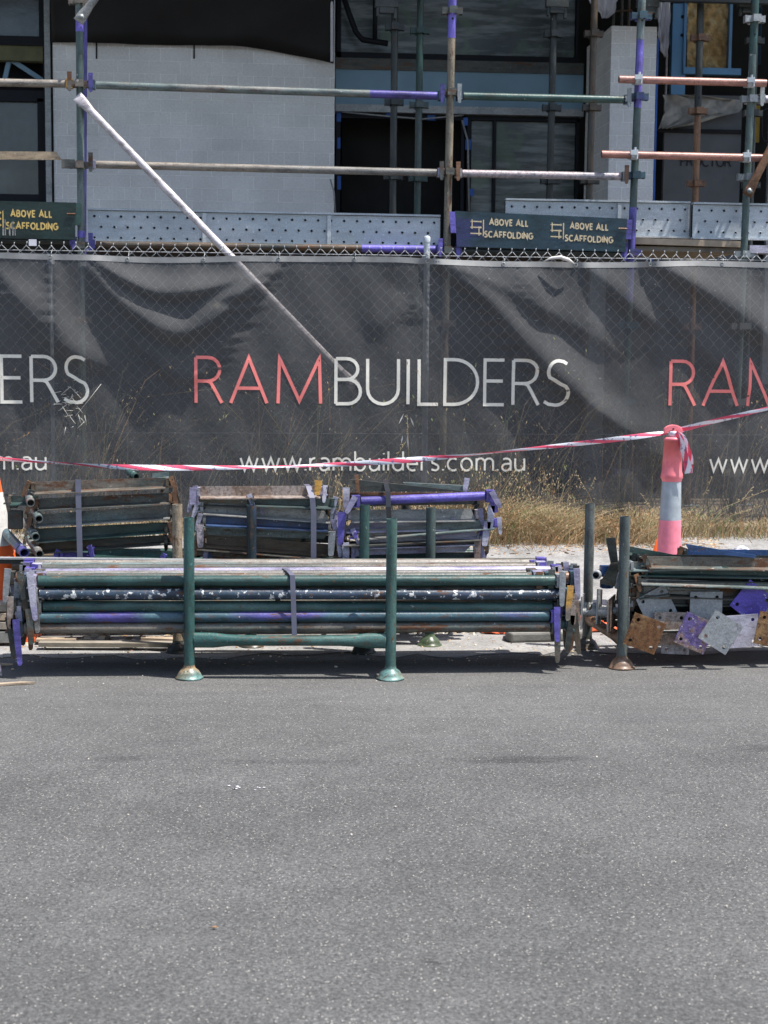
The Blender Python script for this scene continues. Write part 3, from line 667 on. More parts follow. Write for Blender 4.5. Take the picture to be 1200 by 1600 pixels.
# loose tubes clamped outside
def coupler(parent, c, mat_):
    m2 = MB(); m2.lathe(Vector(c) + Vector((-.022, 0, 0)), [(.0262, 0), (.033, .001), (.033, .043), (.0262, .044)], 16, 0, Vector((1, 0, 0)))
    m2.box(Vector(c) + Vector((-.006, -.034, .012)), (.05, .016, .03)); m2.tube(Vector(c) + Vector((.0, -.03, .0)), Vector(c) + Vector((.0, -.03, .045)), .008, n=8)
    m2.box(Vector(c) + Vector((0, .035, 0)), (.06, .02, .05)); m2.tube(Vector(c) + Vector((.012, -.036, -.03)), Vector(c) + Vector((.012, -.036, .03)), .006, n=6)
    m2.build('coupler', mat_, parent)
for (p0, p1, cs, lb) in (((967, 124), (1197, 130), (997, 1172), 'upper red brown tube clamped across the two right standards'),
                         ((940, 241), (1290, 249), (990, 1165), 'lower red brown tube clamped across the two right standards')):
    a = at(*p0, YS - .075); b = at(*p1, YS - .075); t = thing('scaffold_tube', lb, 'scaffold tube', (a + b) / 2, 'loose tubes clamped outside the scaffold')
    m2 = MB(); m2.tube(a, b, .0242, n=16, hollow=.83); m2.build('tube', M['rusttube'], t)
    for px in cs: coupler(t, a + (b - a) * ((px - p0[0]) / (p1[0] - p0[0])), M['galv'])
def flat_ended(a, b, r, mat_, label, name='diagonal_brace', cat='brace', group=None, ends=(1, 1), bolt=True):
    a = Vector(a); b = Vector(b); d = (b - a).normalized(); t = thing(name, label, cat, (a + b) / 2, group)
    m2 = MB(); pa = a + d * (.13 if ends[0] else 0); pb = b - d * (.13 if ends[1] else 0)
    m2.tube(pa, pb, r, n=14); m2.build('tube', mat_, t)
    ang = math.atan2(d.x, d.z); rot = Matrix.Rotation(ang, 3, 'Y')
    for k, (p, q) in enumerate(((a, pa), (b, pb))):
        if not ends[k]: continue
        s_ = 1 if k == 0 else -1; m3 = MB(); n = 12; vs = []
        for j in range(5):                       # tube squashing into a flat tongue
            f = j / 4; c = q + (p - q) * f; rx = r + (.034 - r) * min(1, f * 1.6); ry = r + (.005 - r) * min(1, f * 1.5)
            for i in range(n):
                tt = 2 * math.pi * i / n; vs.append(c + rot @ Vector((rx * math.cos(tt), ry * math.sin(tt), 0)))
        m3.add(vs, [[j * n + i, j * n + (i + 1) % n, (j + 1) * n + (i + 1) % n, (j + 1) * n + i] for j in range(4) for i in range(n)] + [[4 * n + i for i in range(n)]], 0, True)
        m3.build('flattened_end', mat_, t)
        if bolt:
            m3 = MB(); c = p + d * s_ * .035; m3.lathe(c + Vector((0, -.006, 0)), [(.018, 0), (.018, .006), (.0001, .006)], 14, 0, Vector((0, -1, 0))); m3.lathe(c + Vector((0, -.012, 0)), [(.010, 0), (.010, .012), (.0001, .012)], 6, 0, Vector((0, -1, 0))); m3.build('bolt', M['galvdull'], t)
    return t
M['palebrace'] = paint('pale_whitened_brace', (.62, .56, .56), (.5, .46, .47), .45, .08, .12)
flat_ended(at(120, 150, YS - .05), at(556, 604, YS - .42), .0235, M['palebrace'], 'long pale diagonal brace running down behind the banner', bolt=False)
flat_ended(at(122, 34, YS - .06), at(190, -60, YS - .06), .024, M['concreted'], 'short olive grey brace bolted to the top of the left standard')
flat_ended(at(1167, 306, YS - .1), at(1270, 100, YS - .1), .026, M['rust'], 'rust brown brace bolted to the pale green standard at the right edge')
# olive angle transom at far left
t = thing('scaffold_transom', 'olive flat topped transom pointing at the left standard, over the green lettered board', 'transom', at(0, 245, YS), None)
m2 = MB(); a = at(-280, 234, YS); b = at(88, 237, YS); c = at(96, 249, YS); d_ = at(-280, 247, YS)
m2.prism([a, b, c, d_], (0, .006, 0)); m2.prism([d_, c, c + Vector((0, -.05, -.004)), d_ + Vector((0, -.05, -.004))], (0, 0, -.005)); m2.build('angle_bar', M['greenolive'], t)
m2 = MB(); m2.bb(at(96, 262, YS - .02), at(116, 249, YS - .02) + Vector((0, .04, 0))); m2.build('end_clip', M['rustygrey'], t)

# perforated galvanised planks used as toe boards
def perforated(mb_, O, U, V, L, H, y0, rows, pitch, r):
    """front face in O+U*u+V*v with rims; U,V unit vectors; facing -Y"""
    Nn = Vector((0, -1, 0)); rh = H / rows
    for k in range(rows):
        off = pitch / 2 if k % 2 else 0.; v0 = k * rh; v1 = v0 + rh; vc = (v0 + v1) / 2
        edges = [0.]; u = pitch - off
        while u < L - .02: edges.append(u); u += pitch
        edges.append(L)
        for u0, u1 in zip(edges, edges[1:]):
            if u1 - u0 < pitch * .7:
                mb_.add([O + U * u0 + V * v0, O + U * u1 + V * v0, O + U * u1 + V * v1, O + U * u0 + V * v1], [[0, 1, 2, 3]]); continue
            uc = (u0 + u1) / 2; n = 12; sq = []; o1 = []; o2 = []; o3 = []
            for i in range(n):
                t_ = 2 * math.pi * i / n + math.pi / n; cx, sy = math.cos(t_), math.sin(t_); hx, hy = (u1 - u0) / 2, (v1 - v0) / 2
                m_k = min(hx / abs(cx) if abs(cx) > 1e-6 else 9, hy / abs(sy) if abs(sy) > 1e-6 else 9)
                sq.append((uc + cx * m_k, vc + sy * m_k)); o1.append((uc + cx * r * 1.55, vc + sy * r * 1.55)); o2.append((uc + cx * r * 1.15, vc + sy * r * 1.15)); o3.append((uc + cx * r, vc + sy * r))
            # corner fill: snap nearest to the corners
            for (cu, cv) in ((u0, v0), (u1, v0), (u1, v1), (u0, v1)):
                j = min(range(n), key=lambda q: (sq[q][0] - cu) ** 2 + (sq[q][1] - cv) ** 2); sq[j] = (cu, cv)
            P3 = lambda q, h: O + U * q[0] + V * q[1] + Nn * h
            vs = [P3(q, 0) for q in sq] + [P3(q, 0) for q in o1] + [P3(q, .005) for q in o2] + [P3(q, -.006) for q in o3]
            mb_.add(vs, [[ring * n + i, ring * n + (i + 1) % n, (ring + 1) * n + (i + 1) % n, (ring + 1) * n + i] for ring in range(3) for i in range(n)])
def plank(px0, py0, px1, py1, hpx, Y, label, stiff=(), ext=0.):
    a = at(px0, py0, Y); b = at(px1, py1, Y); U = (b - a).normalized(); L = (b - a).length + ext; V = Vector((0, 0, 1)); H = hpx / sc(Y) * 1.0
    t = thing('steel_plank', label, 'steel plank', a + U * L / 2 - V * H, 'galvanised perforated planks on edge')
    m2 = MB(); O = a - V * H; perforated(m2, O + V * .012, U, V, L, H - .024, 0, 3, .084, .0068)
    o = m2.build('perforated_face', M['galv'], t)
    m2 = MB(); m2.prism([O + Vector((0, .036, .01)), O + U * L + Vector((0, .036, .01)), O + U * L + Vector((0, .036, H - .01)), O + Vector((0, .036, H - .01))], (0, .003, 0)); m2.build('backing', M['dark'], t)  # added dark sheet in the open plank so its holes read dark
    m2 = MB()
    for z0, dd in ((H - .008, 1), (.0, -1)):
        m2.prism([O + V * z0 + Vector((0, -.018, 0)), O + U * L + V * z0 + Vector((0, -.018, 0)), O + U * L + V * (z0 + .012) + Vector((0, -.018, 0)), O + V * (z0 + .012) + Vector((0, -.018, 0))], (0, .06, 0))
    m2.build('folded_rim', M['galv'], t)
    for q in stiff:
        m2 = MB(); c = O + U * ((q - px0) / (px1 - px0) * (b - a).length) + V * H / 2; m2.box(c + Vector((0, -.008, 0)), (.024, .014, H - .026)); m2.build('stiffener', M['galv'], t)
plank(137, 326, 688, 337, 54, YS + .05, 'long perforated galvanised plank on edge in front of the block wall', (317, 512))
plank(790, 311, 1078, 316, 56, YS + .17, 'perforated galvanised plank partly hidden behind the dark lettered board', (967,))
plank(992, 314, 1079, 318, 57, YS + .03, 'short length of perforated plank just right of the purple standard', (1056,)) if False else None
plank(1083, 317, 1330, 322, 56, YS + .10, 'perforated galvanised plank leaving the right edge behind the pale green standard', ())
# deck boards
def board(px0, py0, px1, py1, th, Y, dep, mat_, label, nm='scaffold_board', cat='board', g='deck boards of the standing scaffold'):
    a = at(px0, py0, Y); b = at(px1, py1, Y); m2 = MB()
    m2.prism([a, b, b + Vector((0, 0, -th)), a + Vector((0, 0, -th))], (0, dep, 0)); o = m2.build(nm, mat_); tag(o, label, cat, g); return o
board(140, 379, 690, 389, .04, YS + .13, .9, M['darkrust'], 'dark deck board under the long perforated plank in front of the block wall')
board(980, 371, 1160, 377, .04, YS + .08, .35, M['timber'], 'sandy timber deck board below the perforated plank at the right')
board(980, 384, 1160, 388, .03, YS + .12, .8, M['timberold'], 'grey timber board under the sandy one at the right')
board(706, 388, 975, 396, .04, YS + .23, .8, M['darkrust'], 'dark deck board behind the dark lettered board')
board(-300, 366, 110, 374, .04, YS + .15, .9, M['dark'], 'black deck board behind the green lettered board at the left')
board(1172, 383, 1400, 388, .05, YS - .03, .12, M['lilac'], 'pale lilac board end at the right edge, above the fence wires')

# lettered toe boards
def sign(c0, c1, c2, c3, Y, mat_, label, words, icons, lm, endmat):
    """corners px: TL, TR, BR, BL"""
    P = [at(c[0], c[1], Y) for c in (c0, c1, c2, c3)]; t = thing('toe_board', label, 'toe board', (P[2] + P[3]) / 2, 'dark toe boards lettered above all scaffolding')
    m2 = MB(); m2.prism(P, (0, .004, 0))
    U = (P[1] - P[0]).normalized()
    m2.prism([P[0], P[1], P[1] + Vector((0, .035, .0)), P[0] + Vector((0, .035, 0))], (0, 0, .006)); m2.prism([P[3], P[2], P[2] + Vector((0, .035, .0)), P[3] + Vector((0, .035, 0))], (0, 0, -.006))
    m2.build('board', mat_, t)
    for e, (q0, q1) in enumerate(((P[0], P[3]), (P[1], P[2]))):
        m3 = MB(); s_ = -1 if e == 0 else 1; m3.prism([q0, q0 + U * s_ * .035, q0 + U * s_ * .035 + (q1 - q0) * .62, q0 + (q1 - q0) * .62], (0, .01, 0)); m3.build('end_tab', endmat, t)
        if e == 1:
            m3 = MB(); c = q0 + (q1 - q0) * .3; m3.tube(c - U * .055 + Vector((0, -.008, 0)), c + U * .0 + Vector((0, -.008, 0)), .005, n=6); m3.build('hook', M['rust'], t)
    def place(px, py, h):
        p = at(px, py, Y); s_ = sc(Y) ; return p, h / s_
    sl_ = (P[1].z - P[0].z) / (P[1].x - P[0].x)
    for (txt, x0, x1, py, hpx) in words:
        m3 = MB()
        ln, wd = textline(txt, .30, .5, 1.); a = at(x0, py, Y - .002); k = (at(x1, py, Y).x - a.x) / (wd); h = hpx / sc(Y)
        for ch, u0 in ln:
            glyph_mesh(m3, ch, lambda u, v, q: (a.x + (u0 + u) * k, a.y - .0005 * q, a.z + v * h + (u0 + u) * k * sl_), .24, .4, 0)
        m3.build('lettering', lm, t)
    for (x0, x1, ytop, ybot) in icons:
        m4 = MB()
        A_ = at(x0, ybot, Y - .0025); wI = at(x1, ybot, Y).x - A_.x; hI = (ybot - ytop) / sc(Y)
        q = lambda u, v, l=0: Vector((A_.x + u * wI, A_.y - .0004 * l, A_.z + v * hI + u * wI * sl_))
        w_ = .08
        segs = [((0, .88), (.78, .88)), ((0, .52), (.78, .52)), ((0, .14), (.78, .14)), ((.12, 1.), (.12, .42)), ((.66, .58), (.66, .02)), ((1., 1.), (1., 0.))]
        for l, ((u0, v0), (u1, v1)) in enumerate(segs):
            if v0 == v1: m4.add([q(u0, v0 - .035, l), q(u1, v0 - .035, l), q(u1, v0 + .035, l), q(u0, v0 + .035, l)], [[0, 1, 2, 3]])
            else: m4.add([q(u0 - .04, v1, l), q(u0 + .04, v1, l), q(u0 + .04, v0, l), q(u0 - .04, v0, l)], [[0, 1, 2, 3]])
            if v0 == v1: m4.add([q(u1, v0 - .09, l), q(u1 + .1, v0, l), q(u1, v0 + .09, l)], [[0, 1, 2]])
        m4.build('scaffold_emblem', lm, t)
    return t
sign((711, 331), (980, 343), (977, 392), (714, 384), YS - .06, paint('dark_teal_purple_board', (.018, .045, .058), (.03, .035, .11), .15, .06, .01), 'dark blue green toe board with two yellow legends, left of the purple standard',
     [('ABOVE ALL', 765, 825, 351, 8.5), ('SCAFFOLDING', 757, 832, 370, 8.5), ('ABOVE ALL', 891, 950, 357, 8.5), ('SCAFFOLDING', 883, 957, 376, 8.5)], [(735, 755, 343, 368), (860, 880, 348, 373)], M['letter_sign2'], M['purple'])
sign((-150, 312), (119, 318), (117, 373), (-150, 368), YS - .05, paint('dark_green_board', (.008, .019, .016), (.012, .03, .026), .4, .06, .04), 'dark green toe board with yellow legend and white drips at the left edge',
     [('ABOVE ALL', 17, 81, 338, 9), ('SCAFFOLDING', 10, 90, 357, 9)], [(-14, 5, 330, 355)], M['letter_sign'], M['greendark'])
# white drips and paper tag on the left board
m2 = MB()
for i in range(5):
    px = 3 + i * 5.2 + random.uniform(-1, 1); m2.bb(at(px, 368, YS - .054), at(px + random.uniform(1, 2.2), 350 + random.uniform(-8, 6), YS - .054) + Vector((0, .002, 0)))
tag(m2.build('paint_drip', M['concreted']), 'white plaster drips down the face of the green lettered board', 'plaster drips')
# upper deck above the frame (its dark underside edge shows at the top right) and brackets
m2 = MB(); m2.bb((X(1015, YI), YI - .2, Z(1100, 12, YI)), (X(1500, YI), YI - .14, Z(1100, -12, YI))); tag(m2.build('scaffold_beam', M['dark']), 'dark horizontal scaffold beam along the top right, before the insulation', 'beam')
zdk = 4.35
for i, (a, b, lb) in enumerate(((-3.4, -1.9, 'left bay, over the windows'), (-1.88, .38, 'long bay, over the block wall'), (.4, 1.58, 'short bay'), (1.6, 4.2, 'right bay'))):
    m2 = MB()
    for k in range(4): m2.bb((a, YS + .08 + k * .27, zdk), (b, YS + .08 + k * .27 + .235, zdk + .05))
    tag(m2.build('upper_deck', M['galvdull']), 'upper scaffold deck above the photo, ' + lb, 'scaffold deck')
for px, yy in ((604, YI - .1), (870, YI), (1012, YI), (1170, YI)):
    m2 = MB(); c = at(px, 4, yy - .05); m2.box(c, (.16, .05, .07)); m2.box(c + Vector((0, 0, -.05)), (.10, .04, .05)); m2.box(c + Vector((-.06, 0, -.05)), (.02, .03, .09)); m2.box(c + Vector((.06, 0, -.06)), (.02, .03, .10)); m2.box(c + Vector((0, 0, .08)), (.5, .05, .05))
    tag(m2.build('beam_bracket', M['dark'], bevel=.004), {604: 'black bracket over the doorway at the top edge', 870: 'black bracket over the right hand window at the top edge', 1012: 'black bracket above the block pier at the top edge', 1170: 'black bracket right of the insulation at the top edge'}[px], 'bracket', 'black brackets along the top edge')

# ------------------------------------------------------------------ fence, banner
# fold field on the banner plane, in photo-like coordinates mapped to real x/z on the cloth
FOLDS = [  # polyline px, width (m), amplitude toward the street (m)
 ([(150, 410), (200, 440), (250, 458), (310, 455), (380, 432)], .035, .045),
 ([(140, 420), (200, 480), (270, 520), (330, 500), (420, 415)], .045, .050),
 ([(160, 470), (220, 540), (290, 590), (350, 530), (430, 415)], .04, .020),
 ([(0, 430), (50, 490), (110, 545), (190, 580)], .06, .040),
 ([(82, 405), (90, 470), (95, 560)], .03, .018),
 ([(672, 408), (760, 470), (840, 560), (930, 640), (1010, 690)], .055, .055),
 ([(680, 408), (770, 440), (880, 500), (980, 560)], .05, .022),
 ([(905, 412), (950, 450), (1010, 500), (1040, 520)], .04, .028),
 ([(1015, 412), (1100, 460), (1200, 530), (1290, 600)], .06, .060),
 ([(1020, 450), (1090, 540), (1160, 600), (1230, 640)], .05, .022),
 ([(440, 410), (400, 450), (330, 470)], .03, .020),
 ([(810, 420), (840, 470), (860, 520)], .05, .02),
 ([(640, 470), (600, 500), (560, 505)], .07, .012),
 ([(-300, 420), (-200, 500), (-60, 560)], .06, .04),
 ([(880, 640), (1000, 700), (1100, 720)], .07, .018),
]
FP = []
for pl, wd, am in FOLDS:
    q = np.array([(at(p[0], p[1], YF).x, at(p[0], p[1], YF).z) for p in pl]); n_ = len(q); cr = []
    for i in range(n_ - 1):
        p0, p1, p2, p3 = q[max(i - 1, 0)], q[i], q[i + 1], q[min(i + 2, n_ - 1)]
        for f in (0, .2, .4, .6, .8): cr.append(.5 * ((2 * p1) + (p2 - p0) * f + (2 * p0 - 5 * p1 + 4 * p2 - p3) * f * f + (-p0 + 3 * p1 - 3 * p2 + p3) * f ** 3))
    cr.append(q[-1]); FP.append((np.array(cr), wd * 1.35, am * 1.35))
def foldz(x, z):
    x = np.asarray(x, float); z = np.asarray(z, float); out = np.zeros_like(x)
    for pts, wd, am in FP:
        L = np.r_[0, np.cumsum(np.hypot(*(pts[1:] - pts[:-1]).T))]; T = L[-1]; best = np.full(x.shape, 1e9); tt = np.zeros_like(x)
        for i in range(len(pts) - 1):
            a, b = pts[i], pts[i + 1]; d = b - a; l2 = (d ** 2).sum()
            u = np.clip(((x - a[0]) * d[0] + (z - a[1]) * d[1]) / l2, 0, 1)
            dist = np.hypot(x - a[0] - u * d[0], z - a[1] - u * d[1]); dist = np.where(z < a[1] + u * d[1], dist * 1.75, dist * .8); m = dist < best
            best = np.where(m, dist, best); tt = np.where(m, (L[i] + u * math.sqrt(l2)) / T, tt)
        env = np.clip(np.sin(np.pi * np.clip(tt * .92 + .08, 0, 1)) * 1.3, 0, 1)
        ww = wd * (.55 + .9 * np.sin(np.pi * np.clip(tt, 0, 1)) + .2 * tt)
        out += am * env * np.exp(-(best / ww) ** 2)
    out += .012 * np.sin(x * 2.1 + z * 1.3) + .006 * np.sin(x * 7.3 - z * 5.1) + .003 * np.sin(x * 19 + z * 11)
    return out
def clothY(x, z): return YF - .028 - foldz(x, z)
XL, XR = X(-420, YF), X(1560, YF)
ZT, ZB = Z(600, 404, YF), .38
def ztopf(x): return ZT + .010 * np.sin(x * 2.6) - .006 * np.abs(np.sin(x * 3.4))
nx, nz = 480, 110
gx = np.linspace(XL, XR, nx + 1); gu = np.linspace(0, 1, nz + 1)
XX, UU = np.meshgrid(gx, gu); bot = ZB + .02 * np.sin(XX * 1.7) + .012 * np.sin(XX * 6)
ZZ = bot + (ztopf(XX) - bot) * UU; YY = clothY(XX, ZZ)
YM = YF + .05
ban = thing('banner', 'dark grey shade cloth banner printed with builder name, tied along the fence', 'banner', (0, YF - .03, ZB))
m_ = MB(); vs = np.stack([XX, YY, ZZ], -1).reshape(-1, 3); n1 = nx + 1
m_.v = [Vector(v) for v in vs.tolist()]; m_.f = [[j * n1 + i, j * n1 + i + 1, (j + 1) * n1 + i + 1, (j + 1) * n1 + i] for j in range(nz) for i in range(nx)]
m_.m = [0] * len(m_.f); m_.sm = [True] * len(m_.f); m_.build('cloth', M['cloth'], ban)
# hem
m_ = MB(); vs = []
for i in range(nx + 1):
    x = gx[i]; zt = float(ztopf(x))
    for dz in (.004, -.03): vs.append((x, float(clothY(x, zt + dz)) - .003, zt + dz))
m_.add(vs, [[2 * i, 2 * i + 1, 2 * i + 3, 2 * i + 2] for i in range(nx)], 0, True); m_.build('top_hem', M['hem'], ban)
for px in (-40, 80, 200, 318, 435, 553, 667, 785, 898, 1012, 1125):
    x = X(px, YF, 408); z = float(ztopf(x)) - .013
    m_ = MB(); m_.lathe((x, float(clothY(x, z)) - .005, z), [(.006, 0), (.007, .003), (.011, .003), (.013, 0)], 12, 0, Vector((0, -1, 0)))
    m_.path([(x, float(clothY(x, z)) - .007, z), (x + .008, YF - .045, z + .03), (x + .003, YM + .004, z + .05)], .0025, 5)
    m_.build('eyelet', M['galvdull'], ban)
# printed words
def fxban(x0, x1, ybase0, hpx, gw):
    a = at(x0, ybase0, YF); s_w = (at(x1, ybase0, YF).x - a.x) / gw if gw > 0 else hpx / sc(YF); h = hpx / sc(YF)
    def f(u, v, k):
        x = a.x + u * s_w; z = a.z + v * h; return (x, float(clothY(x, z)) - .004 - .0007 * k, z)
    return f, s_w, h
LET = [('R', 304, 349.5, 0), ('A', 358, 419.5, 0), ('M', 431.6, 503, 0), ('B', 521.7, 565, 1), ('U', 571, 624, 1), ('I', 634, 639.5, 1), ('L', 651, 686, 1), ('D', 691.7, 747.7, 1), ('E', 754, 789, 1), ('R', 798, 842, 1), ('S', 846, 886, 1)]
period = X(1042, YF, 600) - X(303.5, YF, 600)
sw = .0200                                    # stroke width in metres
def letters(rep):
    for ch, a, b, col in LET:
        py = 631.5 + (a - 300) * .0068
        A0 = at(a, py - 600 + 600, YF); x0 = A0.x + sw / 2 + rep * period; x1 = at(b, py, YF).x - sw / 2 + rep * period
        if x1 > XR - .05 or x0 < XL + .05 or (rep == 1 and x0 > X(1330, YF)) or (rep == -1 and x1 < X(-120, YF)): continue
        h = 75. / sc(YF) - sw; zb = A0.z + sw / 2; gw = G[ch][0]; kx = (x1 - x0) / gw if gw else h
        # glyph built in metres so strokes keep their width
        m2 = MB()
        for k, pl in enumerate(G[ch][1]):
            pts = [(p[0] * kx, p[1] * h) for p in pl]; dense = [pts[0]]
            for p, q in zip(pts, pts[1:]):
                n = max(1, int(math.hypot(q[0] - p[0], q[1] - p[1]) / .012))
                for j in range(1, n + 1): dense.append((p[0] + (q[0] - p[0]) * j / n, p[1] + (q[1] - p[1]) * j / n))
            if len(G[ch][1][k]) == 2 and k == 0:   # square ends flush
                pass
            rb = ribbon(dense, sw); vs = []
            for l, r_ in rb:
                for q in (l, (l + r_) / 2, r_):
                    x = x0 + q.x; z = zb + q.y; vs.append((x, float(clothY(x, z)) - .0024 - .0003 * k, z))
            m2.add(vs, [[3 * i + c, 3 * i + c + 1, 3 * i + c + 4, 3 * i + c + 3] for i in range(len(rb) - 1) for c in (0, 1)], 0, True)
        m2.build('letter', M['letter_cream'] if col else M['letter_red'], ban)
for rep in (-1, 0, 1): letters(rep)
def website(rep):
    ln, wd = textline('www.rambuilders.com.au', .235); a = at(376, 734, YF); x1 = at(818, 736, YF).x; k = (x1 - a.x) / wd; h = 29.5 / sc(YF); m2 = MB()
    # uniform horizontal scale k vs height h
    for ch, u0 in ln:
        x0 = a.x + rep * period + u0 * k
        if x0 < XL + .1 or x0 > X(1330, YF) or (rep == -1 and x0 < X(-120, YF)): continue
        for kk, pl in enumerate(G[ch][1]):
            pts = [(p[0] * k, p[1] * h) for p in pl]; dense = [pts[0]]
            for p, q in zip(pts, pts[1:]):
                n = max(1, int(math.hypot(q[0] - p[0], q[1] - p[1]) / .015))
                for j in range(1, n + 1): dense.append((p[0] + (q[0] - p[0]) * j / n, p[1] + (q[1] - p[1]) * j / n))
            rb = ribbon(dense, .0118); vs = []
            for l, r_ in rb:
                for q in (l, r_): x = x0 + q.x; z = a.z + q.y; vs.append((x, float(clothY(x, z)) - .0024 - .0003 * kk, z))
            m2.add(vs, [[2 * i, 2 * i + 1, 2 * i + 3, 2 * i + 2] for i in range(len(rb) - 1)])
    m2.build('web_address', M['letter_cream'], ban)
for rep in (-1, 0, 1): website(rep)

# chain link
FN = thing('chain_link_fence', 'galvanised chain link fence showing its wire tips above the banner', 'fence', (X(668, YF), YF, .28))
m_ = MB(); P_ = .0735; zt = Z(600, 390, YF); nrow = int((zt - .34) / P_); zt0 = zt; zb = zt0 - nrow * P_; YM = YF + .05
ncol = int((XR - XL) / P_)
for i in range(ncol):
    # zigzag strand i : alternates between x and x+P/2
    x0 = XL + i * P_; pts = []
    for j in range(2 * nrow + 1):
        z = zb + j * P_ / 2; x = x0 + (P_ * .5 if (j % 2) else 0.) + .004 * math.sin(i * .7 + j * .3); pts.append((x, YM + (.003 if j % 2 else -.003) + .008 * math.sin(x * 2.2), z))
    m_.path(pts, .0024, 4)
    pts = [(2 * x0 + P_ - p[0], p[1] + .004, p[2]) for p in pts]
    m_.path(pts, .0024, 4)
    m_.path([(x0 + .0, YM, zt0 - .002), (x0 + .002 + random.uniform(-.004, .004), YM - .002, zt0 + .020 + random.uniform(-.004, .006))], .0028, 4)
m_.build('wire_mesh', M['wire'], FN)
for px, zz in ((668, 370), (-420, 370), (1560, 372), (78, 404)):
    x = X(px, YF, 500); r_ = .019 if px != 78 else .012; m_ = MB(); m_.tube((x, YM + .03, .2), (x, YM + .03, Z(px, zz, YF)), r_, n=14)
    m_.lathe((x, YM + .03, Z(px, zz, YF)), [(.021, -.03), (.022, 0), (.016, .010), (.0001, .013)], 12); m_.build('post', M['galv'], FN)
m_ = MB(); m_.tube((XL, YM + .008, zt0 - .03), (XR, YM + .008, zt0 - .03), .0025, n=5); m_.tube((XL, YM + .008, .9), (XR, YM + .008, .9), .0025, n=5); m_.build('straining_wire', M['wire'], FN)
m_ = MB(); p = at(556, 604, YS - .42); m_.box((p.x, p.y + .04, .85), (.04, .03, 1.2)); m_.box((p.x, p.y + .028, 1.2), (.06, .02, .05)); tag(m_.build('star_picket', M['dark']), 'dark steel picket behind the banner holding the foot of the diagonal brace', 'picket')
# rag on the fence
m_ = MB(); m_.path([at(850, 408, YF - .06), at(862, 403, YF - .07), at(876, 402, YF - .08), at(888, 406, YF - .08), at(897, 412, YF - .06)], [.003, .008, .012, .012, .004], 6); tag(m_.build('rag', M['conewhite']), 'twisted pale rag caught on the fence top over the banner', 'rag')
m_ = MB(); m_.bb(at(45, 384, YF - .012), at(57, 374, YF - .012) + Vector((0, .002, 0))); tag(m_.build('paper_tag', M['white']), 'small white paper tag at the fence top below the green lettered board', 'tag')

# ------------------------------------------------------------------ stillages
def foot_mb(c, r=.024, R_=.058):
    m2 = MB(); m2.lathe(c, [(.0001, .002), (R_ + .003, .002), (R_ + .003, .007), (R_ * .93, .010), (R_ * .86, .022), (R_ * .7, .036), (R_ * .48, .046), (r + .001, .052), (r + .001, .06)], 24, wob=.0015); return m2
def post(parent, px, pbase, h, mat_, mf, r=.0235, lean=(0, 0), label=None):
    b = Vector(pbase); m2 = MB(); top = b + Vector((lean[0], lean[1], h)); m2.tube(b + Vector((0, 0, .04)), top, r, n=18, hollow=.84); o = m2.build('post', upright(mat_), parent)
    if label: o['label'] = label
    foot_mb(b, r).build('foot', mf, o)
    return top
def squashed_rail(parent, a, b, r, mat_, name='rail'):
    a = Vector(a); b = Vector(b); d = (b - a).normalized(); L = (b - a).length; n = 14; prof = [(0, .030, .018), (.10, .030, .016), (.17, .024, .022), (.24, .021, .023), (.76, .021, .023), (.83, .024, .022), (.90, .030, .016), (1, .030, .018)]
    side = Vector((0, 0, 1)).cross(d).normalized(); up = d.cross(side); vs = []
    for f, rz, ry in prof:
        c = a + d * L * f
        for i in range(n): t_ = 2 * math.pi * i / n; vs.append(c + up * rz * r / .0235 * math.cos(t_) + side * ry * r / .0235 * math.sin(t_))
    m2 = MB(); m2.add(vs, [[j * n + i, j * n + (i + 1) % n, (j + 1) * n + (i + 1) % n, (j + 1) * n + i] for j in range(len(prof) - 1) for i in range(n)], 0, True); m2.build(name, mat_, parent)
fl, fr, bl, br_ = gr(296, 1060), gr(610, 1061), gr(278, 1020), gr(568, 1020)
S1 = thing('stillage', 'teal green steel stillage cradling the long bundle of ledgers in front', 'stillage', (fl + br_) / 2, 'steel stillages on short posts')
M['green_runs'] = paint('teal_green_with_rust_runs', (.03, .088, .08), (.06, .125, .11), .4, .27, .005, sc_=.8)
M['foot_green'] = paint('pale_green_rusty_foot', (.11, .23, .215), (.30, .2, .11), .28, .2, .02)
post(S1, 296, fl, .70, M['green_runs'], M['foot_green']); post(S1, 610, fr, .70, M['green_runs'], M['foot_green'], label='post with long rust streaks')
post(S1, 278, bl, .70, M['greenolive'], M['dark']); post(S1, 568, br_, .70, M['green'], M['dark'])
RZ = .168
squashed_rail(S1, fl + Vector((.02, 0, RZ)), fr + Vector((-.02, 0, RZ)), .026, M['green_runs'], 'front_rail')
squashed_rail(S1, bl + Vector((.02, 0, RZ)), br_ + Vector((-.02, 0, RZ)), .024, M['dark'], 'rear_rail')
squashed_rail(S1, fl + Vector((0, .02, RZ)), bl + Vector((0, -.02, RZ)), .024, M['green'], 'side_rail'); squashed_rail(S1, fr + Vector((0, .02, RZ)), br_ + Vector((0, -.02, RZ)), .024, M['green'], 'side_rail')

